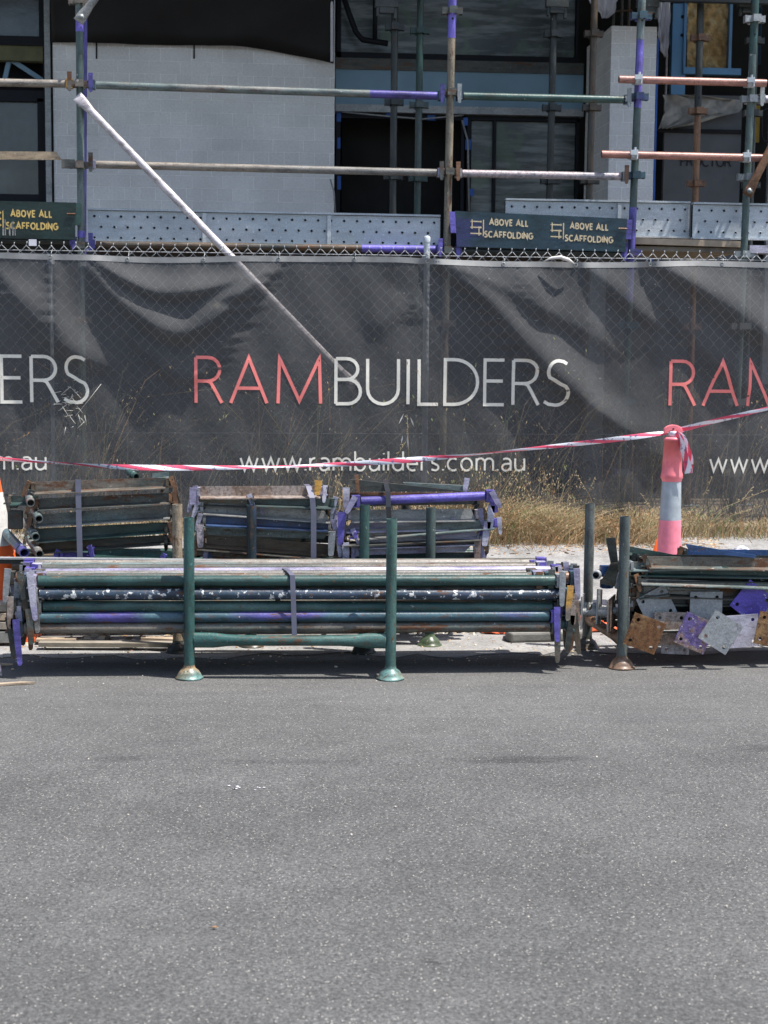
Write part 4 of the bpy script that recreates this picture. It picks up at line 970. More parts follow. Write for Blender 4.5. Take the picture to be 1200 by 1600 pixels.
# long bundle of ledgers
Y0 = fl.y + .052
GL = 'ledgers strapped in the long front bundle'
def zrow(py, px, Y): return at(px, py, Y).z
rowsA = [  # pxL, pyL, pxR, pyR, tube, clipL, wedgeL, clipR, wedgeR, label, dy
 (60, 908, 866, 907, 'green', 'lilac', 'lilac', 'greysoft', 'greysoft', 'dark green ledger, highest on the front face of the long bundle', 0.0),
 (62, 928, 878, 929, 'greensplat', 'greysoft', 'lilac', 'purplegreen', 'orangeclip', 'blue green ledger thickly spotted with white plaster in the long bundle', -.004),
 (68, 947, 862, 950, 'green', 'greygreen', 'greygreen', 'dark', 'dark', 'clean teal ledger just under the plaster spotted one', .012),
 (58, 965, 857, 962, 'purplegreen', 'rustygrey', 'rustygrey', 'purple', 'purple', 'blue grey ledger with a purple streak at its left end, second from the bottom', 0.0),
 (38, 982, 858, 979, 'rustygrey', 'greendark', 'purple', 'rustygrey', 'rustygrey', 'pitted rusty grey ledger, lowest on the front face of the long bundle', .004)]
for (a, ya, b, yb, mt, cl, wl_, cr, wr_, lb, dy) in rowsA:
    Y = Y0 + dy
    ledger(at(a, ya, Y), at(b, yb, Y), M[mt], M[cl], M[wl_], lb, GL, cm2=M[cr], mw2=M[wr_], lean=(random.uniform(-.12, .06), random.uniform(-.1, .1)), wl=.20 if ya > 970 else .155)
# interior and top layer
tops = ['rustygrey', 'grey', 'lilac', 'rustygrey', 'greygreen', 'grey', 'blue', 'rustygrey']
cols = ['first', 'second', 'third', 'fourth', 'fifth', 'sixth', 'seventh', 'eighth']
mats_r = ['rustygrey', 'darkrust', 'greendark', 'green', 'grey', 'purplegreen', 'rust']
zr = [at(450, 981, Y0).z, at(450, 963, Y0).z, at(450, 946, Y0).z, at(450, 928, Y0).z, at(450, 909, Y0).z]
Pc = .0535; desc = {'lilac': 'chalky lilac', 'blue': 'worn blue', 'grey': 'pale grey', 'purple': 'purple', 'concreted': 'cement splashed grey', 'greygreen': 'greyish green', 'rustygrey': 'rusty grey'}
for k in range(8):
    Y = Y0 + Pc * (k + 1); z = zr[4] + .012 + (.018 if k > 2 else 0) - (.0 if k < 6 else .01) + random.uniform(-.004, .004)
    a = at(74 - random.uniform(0, 22), 900, Y); b = at(866 - (random.uniform(0, 50) if k < 5 else 30), 900, Y)
    ledger((a.x, Y, z), (b.x, Y, z + random.uniform(-.004, .006)), M[tops[k]], M[random.choice(['lilac', 'rustygrey', 'purple'])], M[random.choice(['lilac', 'purple', 'rust', 'greysoft'])],
           '%s ledger on top of the long bundle, %s from the front' % (desc[tops[k]], cols[k]), GL, lean=(random.uniform(-.3, .3), random.uniform(-.3, .3)), wz=.03, wl=.13)
for r_i in range(5):
    for k in range(7):
        Y = Y0 + Pc * (k + 1) + (.012 if r_i % 2 else 0); z = zr[r_i] + random.uniform(-.003, .003)
        a = at(52 - random.uniform(-14, 28), 950, Y); b = at(872 - random.uniform(-16, 30), 950, Y); mt = random.choice(mats_r)
        ledger((a.x, Y, z), (b.x, Y, z), M[mt], M[random.choice(['rustygrey', 'darkrust', 'dark', 'purplegreen'])], M[random.choice(['rustygrey', 'darkrust', 'greysoft', 'darkrust', 'lilac', 'brownplate'] if r_i else ['darkrust', 'rust', 'darkrust', 'dark'])],
               'ledger packed inside the long front bundle, only its clipped ends showing', GL, lean=(random.uniform(-.15, .15), random.uniform(-.15, .15)), wl=random.uniform(.11, .15) if r_i else random.uniform(.15, .20))
# upright purple wedge at the right end
wedge_mb(at(884, 878, Y0 + .2) , .10, .026, .018, lean=R(-6)).build('wedge', M['lilac'])
o = bpy.data.objects['wedge']  # placeholder lookup fixed below
for o in list(scn.collection.objects):
    if o.type == 'MESH' and o.parent is None and o.name.startswith('wedge'):
        tag(o, 'loose lilac wedge sticking up at the right end of the long bundle', 'wedge')
# long black angle bar on top of bundle
t = thing('angle_bar', 'thin black angle bar lying along the top of the front bundle', 'steel bar', at(400, 876, Y0 + .47))
Yb = Y0 + .44; a = at(-160, 868, Yb); b = at(800, 878, Yb)
m2 = MB(); m2.prism([a, b, b + Vector((0, 0, -.007)), a + Vector((0, 0, -.007))], (0, -.045, 0)); m2.build('top_flange', M['greysoft'], t)
m2 = MB(); m2.prism([a + Vector((0, 0, -.0075)), b + Vector((0, 0, -.0075)), b + Vector((0, 0, -.032)), a + Vector((0, 0, -.032))], (0, -.006, 0)); m2.build('web', M['dark'], t)
# strap round the long bundle
def strap(pts, wdt, mat_, label, th=.002):
    """ribbon following 3D points, width along X"""
    m2 = MB(); vs = []
    for p in pts: p = Vector(p); vs += [p + Vector((-wdt / 2, 0, 0)), p + Vector((wdt / 2, 0, 0))]
    m2.add(vs, [[2 * i, 2 * i + 1, 2 * i + 3, 2 * i + 2] for i in range(len(pts) - 1)]); o = m2.build('strap', mat_)
    s_ = o.modifiers.new('t', 'SOLIDIFY'); s_.thickness = th; tag(o, label, 'strap', 'packing straps round the bundles'); return o
Yf = Y0 - .034
strap([at(436, 880, Y0 + .42), at(441, 886, Y0 + .22), at(452, 893, Yf + .05), at(457, 899, Yf - .002), at(458, 925, Yf - .004), at(459, 955, Yf - .002), at(460, 993, Yf - .002), at(460, 1008, Yf - .008)], .022, M['strap'], 'lilac grey strap down the middle of the long front bundle')

# second stillage behind
f2l, f2r = gr(393, 1011), gr(671, 1009)
S2 = thing('stillage', 'dark steel stillage behind the long bundle, holding the angle transoms', 'stillage', (f2l + f2r) / 2 + Vector((0, .3, 0)), 'steel stillages on short posts')
post(S2, 393, f2l, .68, paint('blue_black_post', (.03, .07, .16), (.02, .03, .03), .5, .25, .05), M['darkrust'], label='blue black post'); post(S2, 671, f2r, .67, M['greendark'], M['yolive'])
dv = Vector((-.06, .62, .03)); post(S2, 0, f2l + dv, .62, M['dark'], M['dark']); post(S2, 0, f2r + dv, .62, M['dark'], M['dark'])
squashed_rail(S2, f2l + Vector((.02, 0, RZ)), f2r + Vector((-.02, 0, RZ)), .024, M['dark'], 'front_rail'); squashed_rail(S2, f2l + dv + Vector((.02, 0, RZ)), f2r + dv + Vector((-.02, 0, RZ)), .024, M['dark'], 'rear_rail')
squashed_rail(S2, f2l + Vector((0, .02, RZ)), f2l + dv + Vector((0, -.02, RZ)), .024, M['dark'], 'side_rail'); squashed_rail(S2, f2r + Vector((0, .02, RZ)), f2r + dv + Vector((0, -.02, RZ)), .024, M['dark'], 'side_rail')

# transoms
def transom(TL, TR, hpx, Y, mt, mc, label, group, ch=(0, 0), lip=1, ends=(1, 1), hpx2=None, mw=None, th=.005, dep=.05, shortlip=0.):
    a = at(*TL, Y); b = at(*TR, Y); k = Y / F; ha = hpx * k; hb = (hpx2 or hpx) * k
    t = thing('scaffold_transom', label, 'transom', (a + b) / 2, group); m2 = MB(); U = (b - a).normalized()
    ca, cb = ch[0] * k, ch[1] * k
    bl_ = a + Vector((0, 0, -ha)); br__ = b + Vector((0, 0, -hb))
    if lip == 2:   # flange at top, web chamfered beneath
        poly = [a, b, br__ - U * cb, bl_ + U * ca]
    else: poly = [a + U * ca, b - U * cb, br__, bl_]
    m2.prism(poly, (0, th, 0))
    if lip:
        p, q = (bl_, br__) if lip == 1 else (a, b)
        nz_ = Vector((0, -dep, -.007 if lip == 1 else -.004))
        m2.prism([p + Vector((0, -.0004, 0)), q + Vector((0, -.0004, 0)), q + nz_, p + nz_], (0, 0, -.005))
    m2.build('angle_bar', mt, t)
    for e, (p, s_) in enumerate(((a, -1), (b, 1))):
        if not ends[e]: continue
        c = p + Vector((s_ * .018, .0, -ha * .55)); clip_mb(c, s_, .036, .036, .044).build('end_clip', mc, t)
        wedge_mb(c + Vector((s_ * .006, -.02, .03)), .085, .024, .014, .006, lean=random.uniform(-.5, .5), yaw=random.uniform(-.4, .4)).build('wedge', mw or mc, t)
    return t
YT = f2l.y + .10
G1, G2, G3 = 'transoms in the left rear bundle', 'transoms in the middle rear bundle', 'transoms in the right rear bundle'
def fill(group, spans, n, pal, lab):
    for k in range(1, n):
        for (xl, yl, xr, yr, h) in spans:
            transom((xl + random.uniform(-6, 6), yl + 1 + random.uniform(-1, 1)), (xr + random.uniform(-6, 4), yr + 1), h - 1, YT + .07 + k * .11 + random.uniform(-.01, .01), M[random.choice(pal if k > 1 else ['dark'])], M[random.choice(['dark', 'rustygrey', 'darkrust'])], lab, group, lip=0, ends=(1, 1))  # first hidden row painted black to deepen the shade between bars
b1 = [(55, 753, 259, 746, 15, 13, 'rustygrey', 'darkrust', 'rusty grey green transom, topmost on the face of the left rear bundle'),
      (61, 779, 264, 770, 14, 13, 'rustygrey', 'rust', 'rust patched transom, second from the top of the left rear bundle'),
      (58, 804, 266, 789, 15, 17, 'greygreen', 'rustygrey', 'greyer transom in the middle of the left rear bundle'),
      (58, 826, 257, 816, 17, 12, 'greendark', 'darkrust', 'dark green transom fourth from the top of the left rear bundle'),
      (62, 846, 257, 836, 14, 10, 'darkrust', 'dark', 'dark rusty transom fifth from the top of the left rear bundle')]
for i, (xl, yl, xr, yr, h1, h2, mt, mc, lb) in enumerate(b1): transom((xl, yl), (xr, yr), h1, YT + (.0, .0, .01, .02, .03)[i], M[mt], M[mc], lb, G1, hpx2=h2, mw=M['rust'], dep=.06)
transom((148, 855), (272, 862), 11, YT - .02, M['greendark'], M['purple'], 'short dark green transom at the foot of the left rear bundle', G1)
transom((100, 862), (250, 868), 11, YT + .0, M['purple'], M['purple'], 'purple transom showing as a thin strip beneath the left rear bundle', G1, lip=0)
fill(G1, [(s[0], s[1], s[2], s[3], 15) for s in b1], 4, ['rustygrey', 'greendark', 'darkrust'], 'transom packed deep inside the left rear bundle')
# extra bits over the top of bundle one
transom((18, 775), (60, 774), 10, YT + .05, M['greendark'], M['rustygrey'], 'short green stub poking out left of the left rear bundle', G1, ends=(1, 0))
transom((238, 740), (264, 737), 7, YT + .10, M['greygreen'], M['rustygrey'], 'small plate lying on the right end of the left rear bundle', G1, ends=(0, 0))
def stub(pf, pb, dY, r, mat_, label, g, Yf_=None):
    yf = (Yf_ or YT - .10); a = at(*pf, yf); b = at(*pb, yf + dY); t = thing('tube_stub', label, 'steel tube', (a + b) / 2, g)
    m2 = MB(); m2.tube(a, b, r, n=16, hollow=.78); m2.build('tube', mat_, t)
    m2 = MB(); d = (b - a).normalized(); m2.lathe(a + d * .05, [(r, 0), (r + .003, .002), (r + .003, .008), (r, .010)], 16, 0, d); m2.build('collar', mat_, t)
GT = 'open tube ends facing the road at the left rear bundle'
for (pf, pb, q) in (((48, 786), (43, 765), 'top of the four'), ((61, 811), (50, 789), 'second down of the four'), ((56, 839), (38, 815), 'third down of the four'), ((62, 866), (45, 842), 'bottom of the four')):
    stub(pf, pb, .26, .0195, M['greygreen'], 'grey tube end facing the road at the left rear bundle, ' + q, GT)
stub((38, 864), (8, 832), .34, .0235, M['purplegreen'], 'fat purple grey tube end below and left of the grey ones', GT)
stub((213, 745), (202, 738), .12, .017, M['green'], 'green tube stub lying on top of the left rear bundle', GT, YT + .14)
m2 = MB(); m2.box(at(24, 812, YT + .05), (.07, .03, .09)); m2.box(at(20, 790, YT + .05), (.05, .05, .02)); tag(m2.build('clip_block', M['darkrust'], bevel=.004), 'dark rusted clip block at the left end of the left rear bundle', 'clip')
# bundle two
b2 = [((313, 760), (500, 759), 15, 'brownplate', 'lilac', 'rust brown transom along the top of the middle rear bundle', (0, 0), 1, 0),
      ((397, 775), (517, 779), 12, 'greendark', 'greendark', 'smooth dark green transom with pointed ends, upper right of the middle rear bundle', (8, 0), 1, -.02),
      ((310, 779), (400, 782), 7, 'darkrust', 'pinkish', 'thin dark transom left of the pointed green one', (0, 0), 1, .02),
      ((318, 785), (515, 799), 14, 'concreted', 'greysoft', 'cement splashed pale transom in the middle rear bundle', (8, 8), 1, 0),
      ((322, 805), (512, 814), 12, 'bluedark', 'greygreen', 'blue painted transom in the middle rear bundle', (0, 0), 1, -.02),
      ((318, 820), (516, 828), 15, 'greygreen', 'greysoft', 'grey transom with slanted ends under the blue one', (8, 10), 2, -.01),
      ((322, 836), (524, 851), 14, 'darkrust', 'rust', 'brown transom sloping down to the right, low in the middle rear bundle', (0, 0), 1, .02),
      ((308, 855), (520, 872), 12, 'rustygrey', 'rust', 'grey brown transom near the foot of the middle rear bundle', (0, 0), 2, -.01),
      ((330, 865), (430, 871), 8, 'bluedark', 'bluedark', 'blue strip of transom at the foot of the middle rear bundle', (0, 0), 0, .0)]
for (a, b, h, mt, mc, lb, ch, lip, dy) in b2: transom(a, b, h, YT + dy, M[mt], M[mc], lb, G2, ch=ch, lip=lip, mw=M['lilac'] if mc != 'rust' else M['rust'])
fill(G2, [(312, 761, 505, 761, 13), (318, 785, 515, 792, 13), (318, 806, 516, 812, 13), (318, 828, 518, 836, 13), (318, 850, 518, 858, 13)], 4, ['rustygrey', 'greendark', 'darkrust', 'blue'], 'transom packed deep inside the middle rear bundle')
# bundle three
c_ = [((546, 752), (560, 750), 17, 'dark', 'lilac', 'x', (0, 0), 0, 0)]
t = thing('scaffold_transom', 'black tapering transom laid across the top of the right rear bundle', 'transom', at(640, 770, YT), G3)
m2 = MB(); Yq = YT - .02; m2.prism([at(548, 750, Yq), at(560, 750, Yq), at(728, 768, Yq), at(566, 768, Yq)], (0, .03, 0)); m2.build('angle_bar', M['dark'], t)
wedge_mb(at(557, 742, Yq - .01), .085, .02, .016, lean=R(-6)).build('wedge', M['rust'], t)
t = thing('scaffold_transom', 'blue grey tapering transom behind the black one on the right rear bundle', 'transom', at(680, 765, YT + .1), G3)
m2 = MB(); Yq = YT + .03; m2.prism([at(630, 754, Yq), at(728, 759, Yq), at(735, 768, Yq), at(640, 764, Yq)], (0, .03, 0)); m2.build('angle_bar', M['greygreen'], t)
wedge_mb(at(730, 747, Yq - .01), .085, .026, .01, lean=R(10)).build('wedge', M['lilac'], t)
transom((546, 769), (730, 770), 9, YT + .02, M['rust'], M['orangeclip'], 'brown transom squeezed under the black tapering one', G3, ends=(1, 0))
a = at(564, 783, YT - .03); b = at(757, 775, YT - .03)
ledger(a, b, M['purple'], M['purple'], M['lilac'], 'bright purple tube with slotted ends on the right rear bundle', G3, name='scaffold_transom', cat='transom', r=.0215, wl=.09, wz=.025, lean=(.5, -.5))
b3 = [((548, 797), (742, 795), 15, 'concreted', 'pinkish', 'pale cement grey transom just below the purple tube', (0, 6), 1, .01),
      ((540, 812), (700, 808), 16, 'lilac', 'purplerust', 'lilac transom partly hidden on the right rear bundle', (12, 0), 1, .02),
      ((558, 829), (771, 811), 11, 'greygreen', 'purple', 'weathered grey transom slanting up to the right', (6, 4), 1, -.01),
      ((575, 838), (748, 826), 12, 'lilac', 'purple', 'chalky lilac transom under the slanting grey one', (0, 10), 1, .01),
      ((537, 850), (749, 841), 5, 'rustygrey', 'pinkish', 'thin rusty flange of a low transom on the right rear bundle', (0, 0), 2, -.02),
      ((560, 854), (740, 848), 14, 'lilac', 'lilac', 'lilac grey transom with a slanted end low in the right rear bundle', (0, 14), 2, -.01),
      ((545, 866), (742, 866), 12, 'greendark', 'purplerust', 'dark green transom at the foot of the right rear bundle', (0, 0), 1, .03)]
for (a, b, h, mt, mc, lb, ch, lip, dy) in b3: transom(a, b, h, YT + dy, M[mt], M[mc], lb, G3, ch=ch, lip=lip, mw=M['lilac'])
fill(G3, [(548, 778, 742, 775, 13), (545, 800, 745, 795, 13), (545, 822, 748, 815, 13), (545, 845, 748, 840, 13), (545, 864, 748, 862, 13)], 4, ['rustygrey', 'greendark', 'darkrust', 'lilac', 'dark'], 'transom packed deep inside the right rear bundle')
# hanging wedges at bundle ends
GW = 'loose hanging wedges at the bundle ends'
for (px, py, h, mt, ln_, lb) in ((302, 762, .08, 'lilac', .05, 'lilac wedge at the top left of the middle rear bundle'), (498, 751, .07, 'orangeclip', .1, 'tan wedge standing on the top right of the middle rear bundle'), (313, 820, .11, 'pinkish', .0, 'pinkish wedge with two holes hanging at the left of the middle rear bundle'),
                             (519, 830, .12, 'greysoft', .05, 'grey wedge hanging at the right end of the middle rear bundle'), (541, 762, .1, 'lilac', 0, 'pale wedge at the top left of the right rear bundle'), (534, 800, .16, 'purple', .03, 'long purple wedge between the middle and right rear bundles'),
                             (766, 770, .1, 'purple', -.3, 'purple hook shaped wedge at the right end of the purple tube'), (768, 790, .12, 'lilac', .05, 'lilac wedge under the purple hook'), (762, 815, .12, 'lilac', .12, 'lilac leg leaning at the right end of the right rear bundle'), (746, 843, .12, 'purplerust', 0., 'scuffed purple leg at the lower right of the right rear bundle'),
                             (540, 848, .12, 'lilac', -.03, 'lilac leg at the lower left of the right rear bundle')):
    o = wedge_mb(at(px, py, YT - .05), h, .034, .026, .008, lean=ln_).build('wedge', M[mt]); tag(o, lb, 'wedge', GW)
strap([at(122, 750, YT + .1), at(122, 750, YT - .055), at(123, 800, YT - .058), at(125, 872, YT - .06)], .026, M['strap'], 'lilac grey strap down the left rear bundle')
strap([at(478, 757, YT + .1), at(482, 760, YT - .02), at(488, 778, YT - .075), at(490, 800, YT - .075), at(490, 876, YT - .075)], .026, M['strap'], 'grey strap down the right side of the middle rear bundle')
strap([at(602, 750, YT + .1), at(603, 756, YT - .04), at(606, 768, YT - .055), at(607, 792, YT - .075), at(608, 815, YT - .075)], .024, M['strapdark'], 'dark strap with a metal buckle over the right rear bundle')
# lower tier: ledgers on which the transom bundles sit + timber bearers
GU = 'dark ledgers beneath the rear bundles'
for r_i in range(4):
    for k in range(6):
        Y = YT + .02 + k * .09; z = .225 + r_i * .052; a = at(30, 900, Y); b = at(748, 900, Y)
        m2 = MB(); m2.tube((a.x + random.uniform(-.05, .05), Y, z), (b.x + random.uniform(-.05, .03), Y, z), .024, n=10, hollow=.8); tag(m2.build('scaffold_tube', M[random.choice(['dark', 'darkrust', 'greendark'])]), 'dark tube in the lower tier behind the long front bundle, mostly hidden', 'scaffold tube', GU)
for i, (px0, px1, py, mt, lb) in enumerate(((-120, 24, 944, 'timberold', 'grey timber bearer at the left edge, top of the stack'), (-120, 22, 958, 'timber', 'timber bearer at the left edge, second in the stack'), (-120, 19, 972, 'timberold', 'timber bearer at the left edge, third in the stack'), (-120, 18, 987, 'rubber', 'rough grey sleeper at the foot of the left edge timber stack'))):
    a = at(px0, py, 7.62); b = at(px1, py, 7.62); m2 = MB(); hh = (.036, .036, .036, .055)[i]
    m2.prism([a, b, b + Vector((0, 0, -hh)), a + Vector((0, 0, -hh))], (0, .12, 0)); tag(m2.build('timber_bearer', M[mt], bevel=.003), lb, 'timber', 'timber bearers stacked at the left edge')
for (p0, p1, w_, mt, lb) in (((56, 1003), (118, 1003), .012, 'timber', 'pale offcut of timber on the ground under the left end of the long bundle'), ((60, 1011), (270, 1012), .02, 'timberold', 'long flat lath on the ground beneath the long bundle'), ((220, 1001), (282, 1004), .014, 'timber', 'thin lath beneath the back left foot')):
    a = gr(*p0, .02); b = gr(*p1, .02); m2 = MB(); m2.prism([a, b, b + Vector((0, .07, 0)), a + Vector((0, .06, 0))], (0, 0, w_)); tag(m2.build('timber_lath', M[mt]), lb, 'timber lath', 'timber laths lying beneath the bundles')
m2 = MB(); a = gr(145, 1008); m2.box((a.x, a.y + .1, .09), (.035, .035, .2)); m2.box((a.x, a.y + .1, .01), (.10, .08, .02)); tag(m2.build('prop_foot', M['greygreen']), 'small grey prop standing under the left end of the long bundle', 'prop')

# ------------------------------------------------------------------ right stillage
r1, r2_ = gr(917, 1013), gr(971, 1044)
side = (r1 - r2_); long_ = Vector((1.32, .05, 0))
S3 = thing('stillage', 'dark grey steel stillage at the right, heaped with transoms and base plates', 'stillage', (r1 + r2_) / 2 + long_ / 2, 'steel stillages on short posts')
M['greypost'] = paint('grey_green_dusty_post', (.085, .105, .10), (.12, .13, .12), .5, .14, .03)
M['footrust'] = paint('brown_rust_foot', (.24, .15, .10), (.15, .10, .07), .5, .3, .05)
post(S3, 0, r2_, .69, M['greypost'], M['footrust']); post(S3, 0, r1, .70, M['greypost'], M['darkrust'])
pr = gr(1206, 1008); post(S3, 0, pr, .70, M['yolive'], M['darkrust'], label='yellowish back post'); post(S3, 0, r2_ + Vector((1.1, .08, 0)), .69, M['greypost'], M['footrust'])
squashed_rail(S3, r1 + Vector((0, 0, RZ - .02)), r2_ + Vector((0, 0, RZ - .04)), .026, M['rust'], 'side_rail')
fr2 = r2_ + Vector((1.1, .08, 0))
squashed_rail(S3, r2_ + Vector((.02, .03, .13)), fr2 + Vector((-.02, .03, .13)), .020, M['dark'], 'front_rail'); squashed_rail(S3, r1 + Vector((.02, 0, RZ)), pr + Vector((-.02, 0, RZ)), .024, M['greypost'], 'rear_rail')
m2 = MB()
def gp(u, v, z): p = r2_ + (r1 - r2_) * v; q = fr2 + (pr - fr2) * v; r = p + (q - p) * u; return Vector((r.x, r.y, z))
for i in range(20): m2.tube(gp(i / 19, 0.03, .155), gp(i / 19, .97, .155), .008, n=6)
for i in range(9): m2.tube(gp(0.02, i / 8, .165), gp(.98, i / 8, .165), .008, n=6)
m2.build('mesh_floor', M['darkrust'], S3)
Y3 = r2_.y
G4 = 'transoms heaped in the right stillage'
b4 = [((981, 853), (1060, 868), 10, 'greendark', 'dark', 'dark green transom slanting down to the right on top of the right heap', 1, .20),
      ((1072, 858), (1300, 860), 10, 'blue', 'dark', 'blue transom along the top of the right heap', 1, .25),
      ((1012, 869), (1300, 874), 15, 'rustygrey', 'rustygrey', 'rust stained grey transom, longest on the right heap', 1, .06),
      ((1010, 889), (1300, 892), 15, 'dark', 'dark', 'blackened transom under the rust stained one', 1, .07),
      ((1000, 904), (1300, 914), 5, 'greygreen', 'darkrust', 'thin pale edged transom sloping across the right heap', 1, .04),
      ((1004, 911), (1300, 922), 16, 'darkrust', 'dark', 'grimy transom just above the base plates', 1, .08),
      ((978, 882), (1010, 884), 12, 'greendark', 'dark', 'dark green transom end left of the rust stained one', 1, .09),
      ((978, 911), (1006, 913), 12, 'greendark', 'dark', 'green transom end low on the left of the right heap', 1, .09),
      ((985, 928), (1300, 934), 10, 'dark', 'dark', 'black transom hidden behind the upper base plates', 1, .12)]
for (a, b, h, mt, mc, lb, lip, dy) in b4: transom(a, b, h, Y3 + dy, M[mt], M[mc], lb, G4, lip=lip, ends=(1, 0), mw=M['rust'], dep=.04)
for q in range(16):
    yy = random.uniform(872, 940); xx = random.uniform(978, 1000); transom((xx, yy), (xx + random.uniform(30, 300), yy + random.uniform(-6, 8)), random.uniform(6, 12), Y3 + random.uniform(.06, .1), M[random.choice(['greendark', 'rustygrey', 'dark', 'greygreen'])], M[random.choice(['rustygrey', 'darkrust', 'greysoft'])], 'short tangled transom stuffed into the left end of the right heap', G4, lip=random.choice((0, 1)), ends=(1, 0), dep=.03)
for k in range(1, 5):
    for (yy) in (866, 884, 902, 920, 940, 960):
        transom((990 + random.uniform(-10, 12), yy), (1300, yy + 3), 14, Y3 + .1 + k * .07, M[random.choice(['greendark', 'dark', 'darkrust', 'rustygrey'])], M['dark'], 'transom packed deep inside the right heap', G4, lip=1, ends=(1, 0), dep=.04)
def tiltbar(p0, p1, p2, p3, Y, mt, lb, nm='steel_plate', cat='steel plate', g=None):
    m2 = MB(); m2.prism([at(*p0, Y), at(*p1, Y), at(*p2, Y), at(*p3, Y)], (0, .012, 0)); tag(m2.build(nm, M[mt]), lb, cat, g)
tiltbar((947, 841), (962, 840), (966, 880), (955, 882), Y3 + .16, 'dark', 'black upright plate end behind the front post of the right stillage', g='black plate ends in the right stillage')
tiltbar((955, 880), (978, 878), (976, 920), (938, 912), Y3 + .14, 'dark', 'black slanting plate beside the blue clamp in the right stillage', g='black plate ends in the right stillage')
tiltbar((1072, 850), (1078, 862), (1180, 872), (1182, 868), Y3 + .05, 'blue', 'narrow blue diagonal bar lying across the top of the right heap', 'steel_bar', 'steel bar')
# tube ring and blue clamp
stub((931, 899), (940, 893), .3, .019, M['greysoft'], 'pale tube end poking out between the posts of the right stillage', 'single tube end in the right stillage', Y3 + .10)
m2 = MB(); m2.box(at(948, 892, Y3 + .2), (.06, .05, .05)); m2.lathe(at(948, 912, Y3 + .2), [(.024, -.02), (.032, -.018), (.032, .018), (.024, .02)], 14); tag(m2.build('clamp', M['blue'], bevel=.004), 'blue pipe clamp behind the posts of the right stillage', 'clamp')

# base jacks
def jack(cpx, cpy, ang, Y, mt, label, size=.15, yaw=0., pitch=0., rodlen=.35):
    c = at(cpx, cpy, Y); t = thing('base_jack', label, 'base jack', c, 'square base plates of screw jacks in the right stillage')
    rot = Matrix.Rotation(yaw, 3, 'Z') @ Matrix.Rotation(pitch, 3, 'X') @ Matrix.Rotation(ang, 3, 'Y'); h = size / 2; th = .006
    bm = bmesh.new(); n = 10; me = None; m2 = MB(); hr = .0085; off = h * .66
    # plate = 4 quadrant cells each with a round hole
    def cell(x0, z0, x1, z1, cx, cz, y):
        k = 12; outer = []; inner = []
        for i in range(k):
            a = 2 * math.pi * i / k + math.pi / k; ca, sa = math.cos(a), math.sin(a)
            tx = ((x1 - cx) if ca > 0 else (x0 - cx)) / ca; tz = ((z1 - cz) if sa > 0 else (z0 - cz)) / sa; tt = min(tx, tz)
            outer.append([cx + ca * tt, cz + sa * tt]); inner.append((cx + ca * hr, cz + sa * hr))
        for (X0, Z0) in ((x0, z0), (x1, z0), (x1, z1), (x0, z1)):
            j = min(range(k), key=lambda q: (outer[q][0] - X0) ** 2 + (outer[q][1] - Z0) ** 2); outer[j] = [X0, Z0]
        return outer, inner
    for (sx, sz) in ((-1, -1), (1, -1), (1, 1), (-1, 1)):
        x0, x1 = sorted((0, sx * h)); z0, z1 = sorted((0, sz * h)); o_, i_ = cell(x0, z0, x1, z1, sx * off, sz * off, 0); k = 12
        vs = [c + rot @ Vector((p[0], -th / 2, p[1])) for p in o_] + [c + rot @ Vector((p[0], -th / 2, p[1])) for p in i_] + [c + rot @ Vector((p[0], th / 2, p[1])) for p in i_] + [c + rot @ Vector((p[0], th / 2, p[1])) for p in o_]
        m2.add(vs, [[r * k + i, r * k + (i + 1) % k, (r + 1) * k + (i + 1) % k, (r + 1) * k + i] for r in range(3) for i in range(k)])
    e = [(-h, -h), (h, -h), (h, h), (-h, h)]
    for i in range(4):
        (a0, b0), (a1, b1_) = e[i], e[(i + 1) % 4]
        m2.add([c + rot @ Vector((a0, -th / 2, b0)), c + rot @ Vector((a1, -th / 2, b1_)), c + rot @ Vector((a1, th / 2, b1_)), c + rot @ Vector((a0, th / 2, b0))], [[0, 1, 2, 3]])
    m2.build('base_plate', mt, t); bm.free()
    if rodlen:
        m2 = MB(); A = c + rot @ Vector((0, th / 2, 0)); D = rot @ Vector((0, 1, 0)); prof = [(.017, 0)]; z = .01
        while z < rodlen: prof += [(.0165, z), (.019, z + .006), (.0165, z + .012)]; z += .014
        prof += [(.0001, z)]; m2.lathe(A, prof, 12, 0, D); m2.build('screw', M['galvdull'], t)
        m2 = MB(); m2.lathe(A + D * rodlen * .55, [(.02, 0), (.034, .002), (.034, .022), (.02, .024)], 6, 0, D); m2.box(A + D * (rodlen * .55 + .012) + rot @ Vector((.05, 0, 0)), (.07, .014, .014), rot); m2.build('wing_nut', M['rustygrey'], t)
YP = Y3 - .012
jack(1026, 947, R(-27), YP + .07, M['greysoft'], 'grey square base plate tilted left, upper left of the heap beside the stillage post', yaw=R(6))
jack(1007, 990, R(20), YP - .04, M['rustplate'], 'heavily rusted orange brown base plate in front of the stillage post', yaw=R(-4))
jack(1103, 950, R(0), YP + .06, M['greysoft'], 'upright square grey base plate standing level in the upper row')
jack(1047, 982, R(1), YP + .04, M['brownplate'], 'brown base plate mostly hidden behind the orange brown and purple streaked ones')
jack(1056, 1000, R(3), YP + .06, M['pinkish'], 'pale pinkish base plate, lowest of the row and mostly covered', rodlen=.2, size=.13)
jack(1086, 989, R(23), YP - .01, M['purplerust'], 'scratched purple and rust base plate tilted right, second in the front row')
jack(1126, 988, R(32), YP - .05, M['greysoft'], 'clean galvanised base plate tilted like a diamond at the front of the row')
jack(1175, 941, R(38), YP + .05, paint('purple_plate', (.13, .08, .42), (.1, .07, .4), .4, .03, .12), 'vivid purple base plate at the upper right, near the edge of the photo')
